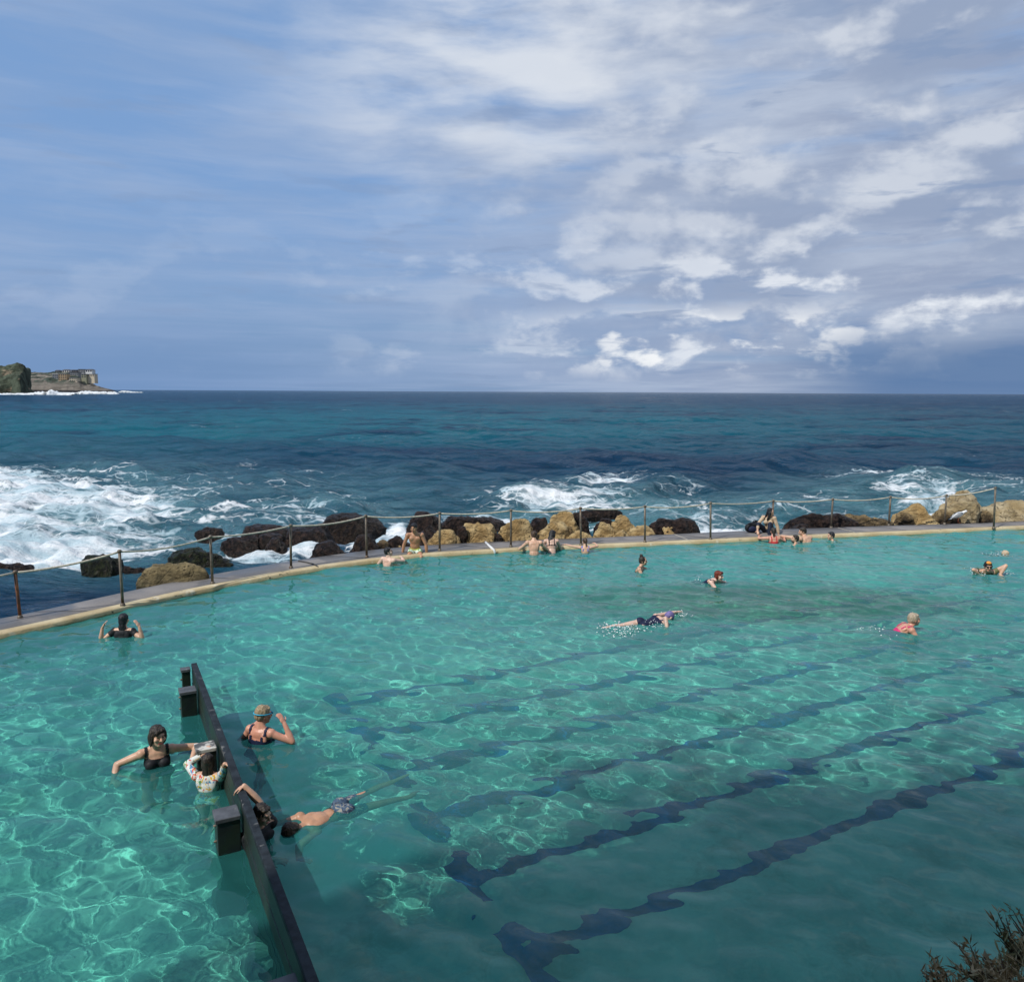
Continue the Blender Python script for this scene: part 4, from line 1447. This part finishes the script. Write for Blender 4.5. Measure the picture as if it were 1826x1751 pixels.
        o.data.vertices.foreach_set('co', co.astype(np.float32).ravel())
        o.data.update()
        return o

    def cap_(s, m, name='swim_cap'):
        k, h, H = s.k, s.h, s.H
        mb = MB()
        mb.ell(h(0, .018, .038), (.085 * k, .102 * k, .088 * k), H)
        mb.ell(h(0, .05, .0), (.078 * k, .066 * k, .065 * k), H)
        return s.extra(name, mb, m, .008)

    def goggles(s, m, z=.012, strap_only=False):
        k, h, H = s.k, s.h, s.H
        pts = []
        for i in range(29):
            a = 2 * math.pi * i / 28
            pts.append(h(math.sin(a) * .089, .016 - math.cos(a) * .112, z + .03 * -math.cos(a) * 0))
        mb = MB().tube(pts, .0085 * k, 6, False)
        if not strap_only:
            for q in (-1, 1):
                mb.ell(h(q * .032, -.098, z), (.024 * k, .014 * k, .017 * k), H)
        return s.extra('goggles', mb, m, 0)

    # common swimwear, as masks over the body
    def trunks(s, m, leg=.45, top=.06, label=None):
        g_ = np.isin(s.part, ['GL', 'GR']) & (s.t < leg)
        return s.cloth('trunks', ((np.isin(s.part, ['T']) & (s.tl[:, 2] < top)) | g_), m, .012, label)

    def swimsuit(s, m, scoop=.38, back=.34, label=None):
        x, y, z = s.tl.T
        leg = np.isin(s.part, ['GL', 'GR']) & (s.tl[:, 2] > -.10 + np.abs(x) * .35) & (s.t < .3)
        strap = (np.abs(np.abs(x) - .085 - .03 * (z > .4)) < .020) & (z > .30)
        front = (y < .0) & (z < scoop)
        rear = (y >= .0) & (z < back)
        return s.cloth('swimsuit', (np.isin(s.part, ['T', 'UL', 'UR', 'H']) & (front | rear | strap) & (np.abs(x) < .19) & (z < .50) & (z > -.16) & ~((np.isin(s.part, ['UL', 'UR'])) & (s.t > .2))) | leg, m, .008, label)

    def bikini_bottom(s, m, label=None):
        x, y, z = s.tl.T
        return s.cloth('bikini_bottom', np.isin(s.part, ['T', 'GL', 'GR']) & (z < .055) & (z > -.13 + np.abs(x) * .9), m, .008, label)

    def bikini_top(s, m, racer=False, label=None):
        x, y, z = s.tl.T
        band = (np.abs(z - .285) < (.035 if racer else .014)) & (np.abs(x) < .18)
        cups = (y < -.03) & (np.abs(z - .325) < .055)
        st = (np.abs(np.abs(x) - .075) < .018) & (z > .28) & (z < .5)
        return s.cloth('bikini_top', np.isin(s.part, ['T', 'UL', 'UR', 'H']) & (band | cups | st) & ~(np.isin(s.part, ['UL', 'UR']) & (s.t > .15)), m, .008, label)

    def shirt(s, m, sleeve=1.0, bottom=-.05, top=.475, name='shirt', label=None, off=.010):
        z = s.tl[:, 2]
        msk = (s.part == 'T') & (z > bottom) & (z < top)
        for nm in 'LR':
            msk |= (s.part == 'U' + nm) & (s.t < max(.05, min(1.01, sleeve * 2)))
            if sleeve > .5:
                msk |= (s.part == 'F' + nm) & (s.t < (sleeve - .5) * 2)
        return s.cloth(name, msk, m, off, label)

    def trousers(s, m, leg=1.0, top=.10, label=None):
        msk = (s.part == 'T') & (s.tl[:, 2] < top)
        for nm in 'LR':
            msk |= (s.part == 'G' + nm)
            msk |= (s.part == 'S' + nm) & (s.t < leg)
        return s.cloth('trousers', msk, m, .012, label)


# 1 seated on the coping, facing the camera
p = Person('black haired man in green floral trunks sitting on the coping, hands on the deck', PD(738, 941.5, 20.68), 1.02, yaw=4, lean=14, hyaw=-18, hpitch=12, skin='tan',
           armL=((.42, .10, -1), (.05, .12, -1), (1, .1, -.15)), armR=((-.42, .10, -1), (-.15, .12, -1), (-1, .1, -.15)),
           legL=((.30, -1, -.22), (-.05, -.15, -1), (0, -1, -.2)), legR=((-.10, -1, -.22), (.05, -.1, -1), (0, -1, -.2)))
p.face(); p.hair('black', 'fringe'); p.trunks(FB['floral_trunks'], .55, .05)
p.cloth('waistband', (p.part == 'T') & (np.abs(p.tl[:, 2] - .055) < .022), FB['lime'], .014)
# 2 beside him, seen from behind
p = Person('dark haired man in the water with his back turned, beside the seated man', PD(693, 984, 19.75), .98, yaw=150, lean=6, hyaw=100, hpitch=-12, skin='pale',
           armL=((-.6, .2, -.7), (-.5, .8, .1), (0, 1, 0)), armR=((.75, .55, -.15), (-.35, .9, .25), (-.5, .8, 0)))
p.hair('black', 'short'); p.face(); p.trunks(FB['green'])
# 3 brown haired man leaning on the coping
p = Person('brown haired bare backed man leaning on the coping beside the woman in a dark bikini', PD(952, 955, 21.15), .99, yaw=182, lean=18, hpitch=22, skin='fair',
           armL=((-.85, .35, -.75), (.3, 1, .1), (.6, .8, 0)), armR=((.8, .35, -.8), (-.3, 1, .05), (-.5, .8, 0)))
p.hair('brown', 'short'); p.trunks(FB['navy'])
# 4 woman in a dark bikini propped at the edge
p = Person('woman with black hair in a dark bikini, hips out of the water at the coping', PD(985, 953, 21.62), .97, yaw=184, lean=26, hyaw=150, hpitch=28, skin='pale', fem=True,
           armL=((-.5, .45, -.9), (.05, .25, -1), (-.3, .9, 0)), armR=((.4, .45, -.9), (.1, .25, -1), (.3, .9, 0)))
p.hair('black', 'long', extra=(((-.05, .0, -.04), (.05, .06, .08)), ((.0, -.06, .09), (.07, .05, .035)))); p.face(); p.bikini_bottom(FB['navy']); p.bikini_top(FB['black'])
# 5 child with spread arms
p = Person('child in blue swimwear resting both arms along the coping, right of the dark bikini woman', PD(1043, 966, 21.35), .80, yaw=178, lean=14, hyaw=195, hpitch=14, skin='fair', fem=True,
           armL=((-1, .30, .12), (-.9, .55, .15), (-1, .3, 0)), armR=((.95, .35, .15), (-.3, 1, .25), (-.6, .8, 0)))
p.hair('brown', 'tail'); p.swimsuit(FB['blue'], .16, .10)
# 6 clothed woman on the deck
p = Person('clothed woman with long black hair, tan jacket and dark jeans sitting on the deck', PD(1374, 913, 23.9), 1.0, yaw=-30, lean=16, hyaw=48, hpitch=18, skin='fair', fem=True,
           armL=((.35, -.25, -1), (.15, -.15, -1), (.2, -.8, -.2)), armR=((-.75, -.45, -.75), (-.25, -.65, -.75), (-.1, -.8, -.5)),
           legL=((-.35, -.62, .62), (-.1, -.20, -1), (-.4, -.9, -.1)), legR=((-.72, -.45, .55), (-.2, -.18, -1), (-.7, -.7, -.1)))
p.face(); p.hair('black', 'long', extra=(((-.07, -.03, -.16), (.034, .036, .12)), ((-.075, -.03, -.05), (.03, .045, .09))))
p.shirt(FB['tan'], .86, .02, .48, 'jacket'); p.trousers(FB['jeans'], .93)
for nm in 'LR':
    an = p.joint['an' + nm]
    fd = V(-.4, -.9, -.1) if nm == 'L' else V(-.7, -.7, -.1)
    fd.normalize()
    sh = p.extra('shoe', MB().cap(an + fd * -.03 - V(0, 0, .035), an + fd * .16 - V(0, 0, .045), .048, .040), FB['white'], 0)
# backpack
bp = PD(1343, 939, 24.1)
bag = bpy.data.objects.new('backpack', None)
COL.objects.link(bag)
bag.location = (bp[0], bp[1], DZ)
tag(bag, 'black backpack slumped on the deck beside the clothed woman', 'backpack')
mb = MB().ell((0, 0, .16), (.24, .15, .17)).ell((.12, .05, .20), (.17, .13, .17)).ell((-.12, -.03, .15), (.15, .13, .14))
link('body', remesh(mb, .014, 4), FB['black'], bag)
link('front_pocket', remesh(MB().ell((-.05, -.13, .12), (.15, .06, .10)), .012, 3), FB['navy'], bag)
MB().tube([(-.18, -.08, .28), (-.10, -.15, .31), (.02, -.16, .26), (.06, -.17, .12)], .014, 6).build('strap', FB['black'], bag, True)
MB().tube([(-.02, .0, .33), (.02, .0, .38), (.08, .0, .38), (.12, .0, .33)], .010, 6).build('handle', FB['black'], bag, True)
# 7 red bikini
p = Person('woman in a red bikini top with a dark ponytail leaning on the coping', PD(1379, 948, 22.95), .95, yaw=176, lean=14, hyaw=172, hpitch=12, skin='pink', fem=True,
           armL=((-.9, .5, -.1), (.35, 1, .2), (.8, .6, 0)), armR=((.85, .45, -.45), (.25, .9, .3), (-.3, .9, 0)))
p.hair('dark', 'tail', extra=(((0, .09, -.06), (.035, .03, .12)),)); p.bikini_top(FB['red'], True); p.bikini_bottom(FB['white'])
p.cloth('waist_wrap', (p.part == 'T') & (np.abs(p.tl[:, 2] - .14) < .025), FB['white'], .009)
# 8 man leaning
p = Person('broad short haired man with bare shoulders leaning over the coping, head turned left', PD(1431, 948, 23.1), 1.05, yaw=206, lean=30, hyaw=262, hpitch=14, skin='fair',
           armL=((-.85, .55, .05), (-.75, .65, .05), (-.8, .6, 0)), armR=((.3, .7, -.7), (-.6, .8, .2), (-.8, .6, 0)), belly=.02)
p.hair('dark', 'crop'); p.face(); p.trunks(FB['navy'])
# 9 bearded man low in the water
p = Person('bearded man sunk to the neck between the red bikini woman and the leaning man', PD(1417.5, 961, 22.75), .98, yaw=235, lean=10, hyaw=262, hpitch=-8, skin='fair',
           armL=((-.6, .4, -.6), (-.7, .5, .8), (-.3, .5, .8)), armR=((.1, .7, -.6), (-.8, .5, .3), (-.8, .5, .2)))
p.hair('dark', 'short'); p.face(); p.trunks(FB['navy'])
p.extra('beard', MB().ell(p.h(0, -.035, -.080), (.060 * p.k, .060 * p.k, .042 * p.k), p.H), HR['dark'], .008)
# 10 head at right
p = Person('black haired man neck deep in water, alone by the coping at right', PD(1481.5, 955.5, 23.25), 1.0, yaw=268, lean=6, hyaw=276, hpitch=2, skin='fair',
           armL=((-.6, -.4, -.6), (-.7, -.2, .1), (-.8, 0, 0)), armR=((-.4, .6, -.6), (-.8, .2, .1), (-.8, 0, 0)))
p.hair('black', 'short'); p.face(); p.trunks(FB['black'])
# 11 woman with a bun
p = Person('young woman with her hair in a high bun, treading water and facing right', PD(1147, 1000.5, 19.1), .95, yaw=70, lean=22, hyaw=74, hpitch=2, skin='fair', fem=True,
           armL=((.8, .35, -.45), (.95, -.1, .12), (1, 0, 0)), armR=((.35, -.5, -.8), (1, -.15, .05), (1, -.1, -.05)))
p.face(); p.hair('dark', 'bun'); p.extra('hair_tie', MB().ell(p.h(0, .05, .108), (.034 * p.k, .034 * p.k, .014 * p.k), p.H), FB['white'], 0); p.swimsuit(FB['black'])
# 12 red haired swimmer
W = rotz(55) @ rotx(62)
p = Person('red haired woman swimming breaststroke towards the right, face lifted and smiling', PD(1282, 1027, 17.75), .97, yaw=55, hyaw=52, hpitch=6, skin='pale', fem=True, whole=W,
           armL=((1, .25, -.35), (.95, -.35, -.10), (1, -.3, -.1)), armR=((.25, -.8, -.45), (.95, -.35, -.05), (1, -.1, 0)),
           legL=((-.85, .5, -.3), (-.7, .6, .1), (-.8, .3, 0)), legR=((-.9, .2, -.4), (-.8, .3, .2), (-.8, .3, 0)))
p.face(True); p.hair('red', 'fringe', extra=(((.07, .02, -.02), (.022, .045, .06)), ((-.07, .02, -.02), (.022, .045, .06)))); p.swimsuit(FB['navy'])
# 13 freestyle swimmer
hd = Vector(PD(1193, 1101, 14.95))
dirv = (Vector(P(1190, 1108, 0)) - Vector(P(1100, 1124, 0))).normalized()
yw = math.degrees(math.atan2(dirv.x, -dirv.y))
W = rotz(yw) @ rotx(86) @ rotz(18)
p = Person('freestyle swimmer in a purple cap and dark swimsuit with one elbow raised', hd, 1.0, yaw=yw, hyaw=yw, hpitch=60, skin='pale', fem=True, whole=W,
           armL=(tuple(dirv + V(0, 0, .05)), tuple(dirv + V(0, 0, .02)), tuple(dirv)), armR=((-.15, -.55, .55), (.05, -.45, -.8), (-.1, -.4, -.9)),
           legL=(tuple(-dirv + V(.0, .12, -.02)), tuple(-dirv + V(0, .04, .02)), tuple(-dirv)), legR=(tuple(-dirv + V(.05, -.30, -.06)), tuple(-dirv + V(0, -.25, .03)), tuple(-dirv)))
p.cap_(FB['purple']); p.swimsuit(FB['navy']); p.face()
# 14 pink swimsuit
W = rotz(88) @ rotx(58)
p = Person('grey haired swimmer in a bright pink swimsuit gliding right, head held high', PD(1630, 1104.5, 14.2), 1.02, yaw=88, hyaw=92, hpitch=0, skin='pink', fem=True, whole=W,
           armL=((.8, .3, -.5), (1, 0, -.02), (1, 0, 0)), armR=((.4, -.35, -.75), (1, -.2, -.1), (1, 0, 0)),
           legL=((-1, .1, -.25), (-1, .1, .1), (-1, 0, 0)), legR=((-.9, -.2, -.35), (-1, -.25, .0), (-1, 0, 0)))
p.face(); p.hair('grey', 'crop'); p.swimsuit(FB['pink'], .30, .27)
# 15 orange cap
W = rotz(-10) @ rotx(60)
p = Person('swimmer with an orange banded cap and dark goggles coming forward, arms spread low', PD(1762, 1010, 18.9), 1.05, yaw=-10, hyaw=-14, hpitch=8, skin='fair', whole=W,
           armL=('ik', P(1783, 1025, .0), (.4, .2, .9), (.2, -.9, -.3)), armR=('ik', P(1747, 1026, -.03), (-.5, .2, .6), (-.1, -.9, -.3)))
p.face(); p.cap_(FB['black']); p.goggles(FB['black'])
p.extra('cap_band', MB().ell(p.h(0, -.02, .095), (.055 * p.k, .065 * p.k, .038 * p.k), p.H), FB['orange'], 0); p.shirt(FB['olive'], .2)
# 16 far head
W = rotz(80) @ rotx(80)
p = Person('distant swimmer with a pale cap low in the water, furthest right near the deck', PD(1793, 988.5, 21.45), .92, yaw=80, hyaw=60, hpitch=25, skin='fair', whole=W,
           armL=((.9, .3, -.3), (1, 0, -.1), (1, 0, 0)), armR=((-.6, -.3, .18), (-.7, -.1, -.25), (-1, 0, -.2)), legL=((-1, .1, -.2), (-1, 0, 0), (-1, 0, 0)), legR=((-1, -.1, -.2), (-1, 0, 0), (-1, 0, 0)))
p.cap_(FB['tan']); p.face(); p.shirt(FB['black'], .5)
# 17 wet dark haired woman
p = Person('woman with long wet black hair raising both hands to her head near the left deck', PD(221, 1105, 13.75), .97, yaw=182, lean=4, hpitch=6, skin='fair', fem=True,
           armL=((-.70, -.30, -.50), (.18, .05, 1), (.45, .1, .9)), armR=((.70, -.30, -.40), (-.24, .05, 1), (-.5, .1, .8)), voxel=.009)
p.hair('black', 'wet'); p.shirt(FB['black'], .18, -.1, .46)
# 18 smiling woman with a bob
p = Person('smiling woman with a brown bob and black swimsuit, arms spread, left of the barrier', PD(281, 1312, 8.82), 1.0, yaw=28, lean=8, hyaw=48, hpitch=4, hroll=4, skin='fair', fem=True, voxel=.008,
           armL=((.85, .45, -.10), (.05, -.85, -.35), (-.25, -.8, -.45)), armR=((-.95, -.25, -.35), (.20, -.75, -.50), (.75, -.5, -.1)), curl=.7)
p.face(True); p.hair('dark', 'bob'); p.swimsuit(FB['black'], .39, .32)
# 19 woman with goggles
p = Person('woman with cropped blond hair touching her blue goggles, back turned, right of the barrier', PD(470, 1274, 9.5), 1.0, yaw=158, lean=4, hyaw=132, hpitch=8, skin='pink', fem=True, voxel=.008,
           armL=((-.6, .2, -.9), (.3, .8, .5), (.5, .5, .5)), armR=((.85, -.05, -.32), (-.46, .28, .85), (-.55, .30, .75)), curl=.6)
p.hair('blond', 'crop'); p.face(); p.goggles(FB['teal'], .025); p.swimsuit(FB['navy'], .38, .35)
# 20 girl in a floral shirt
p = Person('girl with long hair in a floral rash shirt gripping a barrier post and rail', PD(371, 1357, 8.28), .80, yaw=178, lean=4, hyaw=190, hpitch=-6, skin='fair', fem=True, voxel=.007,
           armL=('ik', P(363, 1345, .30), (-1, .1, -.2), (.25, .6, .6)), armR=('ik', P(402, 1358, .47), (.6, -.3, -.8), (.75, .3, -.15)), curl=.9)
p.hair('dark', 'long'); p.shirt(FB['floral_top'], .93, -.06, .47, 'rash_shirt'); p.bikini_bottom(FB['navy'])
# 21 child behind the barrier
p = Person('child in dark swimwear on the right of the barrier, one arm hooked over its rail', PD(468, 1452, 7.25), .86, yaw=60, lean=6, hyaw=70, hpitch=14, skin='fair', voxel=.007,
           armL=('ik', P(434, 1399, .49), (.3, .5, .9), (-.85, -.05, -.45)), armR=((.4, -.3, -.9), (.7, .1, -.4), (.8, 0, -.2)), curl=.9)
p.hair('dark', 'short'); p.face(); p.shirt(FB['black'], .4, -.05); p.trunks(FB['olive'], .8)
# 22 submerged swimmer
dv = (Vector(P(628, 1440, 0)) - Vector(P(522, 1486, 0))).normalized()
yw = math.degrees(math.atan2(-dv.x, dv.y))
W = rotz(yw) @ rotx(89) @ rotz(-10)
p = Person('swimmer gliding just below the surface right of the barrier, in patterned trunks', Vector(P(520, 1484, -.04)), .90, yaw=yw, hyaw=yw, hpitch=70, skin='tan', whole=W, voxel=.009,
           armL=(tuple(-dv + V(.1, -.5, -.1)), tuple(-dv + V(.9, -.3, -.1)), (.8, -.1, 0)), armR=(tuple(-dv + V(0, .5, -.18)), tuple(-dv + V(0, .1, -.10)), tuple(-dv + V(0, 0, .0))),
           legL=(tuple(dv + V(0, -.25, -.05)), tuple(dv + V(-.2, -.2, -.30)), tuple(dv)), legR=(tuple(dv + V(0, .1, .02)), tuple(dv + V(.1, .05, .03)), tuple(dv + V(0, 0, .1))))
p.hair('brown', 'short'); p.trunks(FB['patterned_blue'], .6, .12)

# ------------------------------------------------------------------ the gull on the deck
M['gull_white'] = pbr('gull_white', (.80, .80, .78), .7, .06, 8)
M['gull_grey'] = pbr('gull_grey', (.36, .38, .40), .7, .1, 8)
M['gull_leg'] = pbr('gull_leg', (.30, .10, .05), .6, .1, 8)
gp = P(1708, 932.5, DZ)
gx, gy = gp[0], gp[1]
gk = .90
mb = MB().ell((0, 0, .30), (.20, .085, .095), roty(-28)).ell((-.14, 0, .22), (.11, .05, .05), roty(-30)).cap((.14, 0, .38), (.23, 0, .43), .055, .045).ell((.265, 0, .445), (.052, .044, .044))
gull = link('gull', remesh(mb, .010, 3), M['gull_white'])
gull.location = (gx, gy, DZ)
gull.scale = (gk, gk, gk)
tag(gull, 'white gull leaning forward on the deck beside a fence post at the right', 'gull')
for q in (-1, 1):
    link('wing', remesh(MB().ell((-.05, q * .07, .31), (.20, .022, .065), roty(-28)).ell((-.20, q * .045, .22), (.10, .015, .03), roty(-24)), .008, 2), M['gull_grey'], gull)
    lg = MB().tube([(0, q * .035, .23), (-.01, q * .035, .10), (.0, q * .035, .012)], .009, 6).build('leg', M['gull_leg'], gull, True)
    MB().add([(-.01, q * .035, .006), (.07, q * .035 - .035, .006), (.075, q * .035, .010), (.07, q * .035 + .035, .006)], [(0, 1, 2, 3)]).build('foot', M['gull_leg'], lg)
MB().cap((.31, 0, .44), (.365, 0, .43), .016, .006, 8).build('beak', M['gull_leg'], gull, True)
MB().cap((-.24, 0, .17), (-.34, 0, .13), .035, .015, 8, ((0, 0, 1), .4)).build('tail', M['gull_white'], gull, True)

# ------------------------------------------------------------------ splashes thrown up by the moving swimmers and the surf
M['splash'] = pbr('splash_water', (.84, .88, .88), .5, .05, 5, spec=.4)


def splash(spots, label, seed):
    rg = random.Random(seed)
    mb = MB()
    for c, n, sp, hh, r0 in spots:
        for i in range(n * 3):
            r = r0 * .55 * rg.uniform(.35, 1.0)
            z = abs(rg.gauss(0, hh))
            mb.ell((c[0] + rg.gauss(0, sp), c[1] + rg.gauss(0, sp), c[2] + z), (r * rg.uniform(.8, 2.2), r * rg.uniform(.8, 1.6), r * (.35 if z < hh * .4 else 1)), rotz(rg.uniform(0, 180)), 6, 4)
    tag(mb.build('splash', M['splash'], None, True), label, 'splash', kind='stuff')


splash([(P(1092, 1120, .0), 26, .16, .04, .022), (P(1112, 1130, .0), 20, .16, .03, .022), (P(1135, 1121, .0), 16, .16, .02, .018), (P(1172, 1117, .01), 12, .08, .05, .016), (P(1212, 1099, .01), 14, .10, .05, .018)],
       'white splashes thrown up by the freestyle swimmer', 4)
splash([(P(1262, 1038, .0), 14, .16, .03, .02), (P(1575, 1127, .0), 18, .2, .02, .02), (P(1745, 1024, .0), 14, .14, .05, .02), (P(1785, 1022, .0), 14, .14, .05, .02), (P(1780, 990, 0), 12, .15, .04, .02)],
       'small splashes round the swimmers on the right', 5)
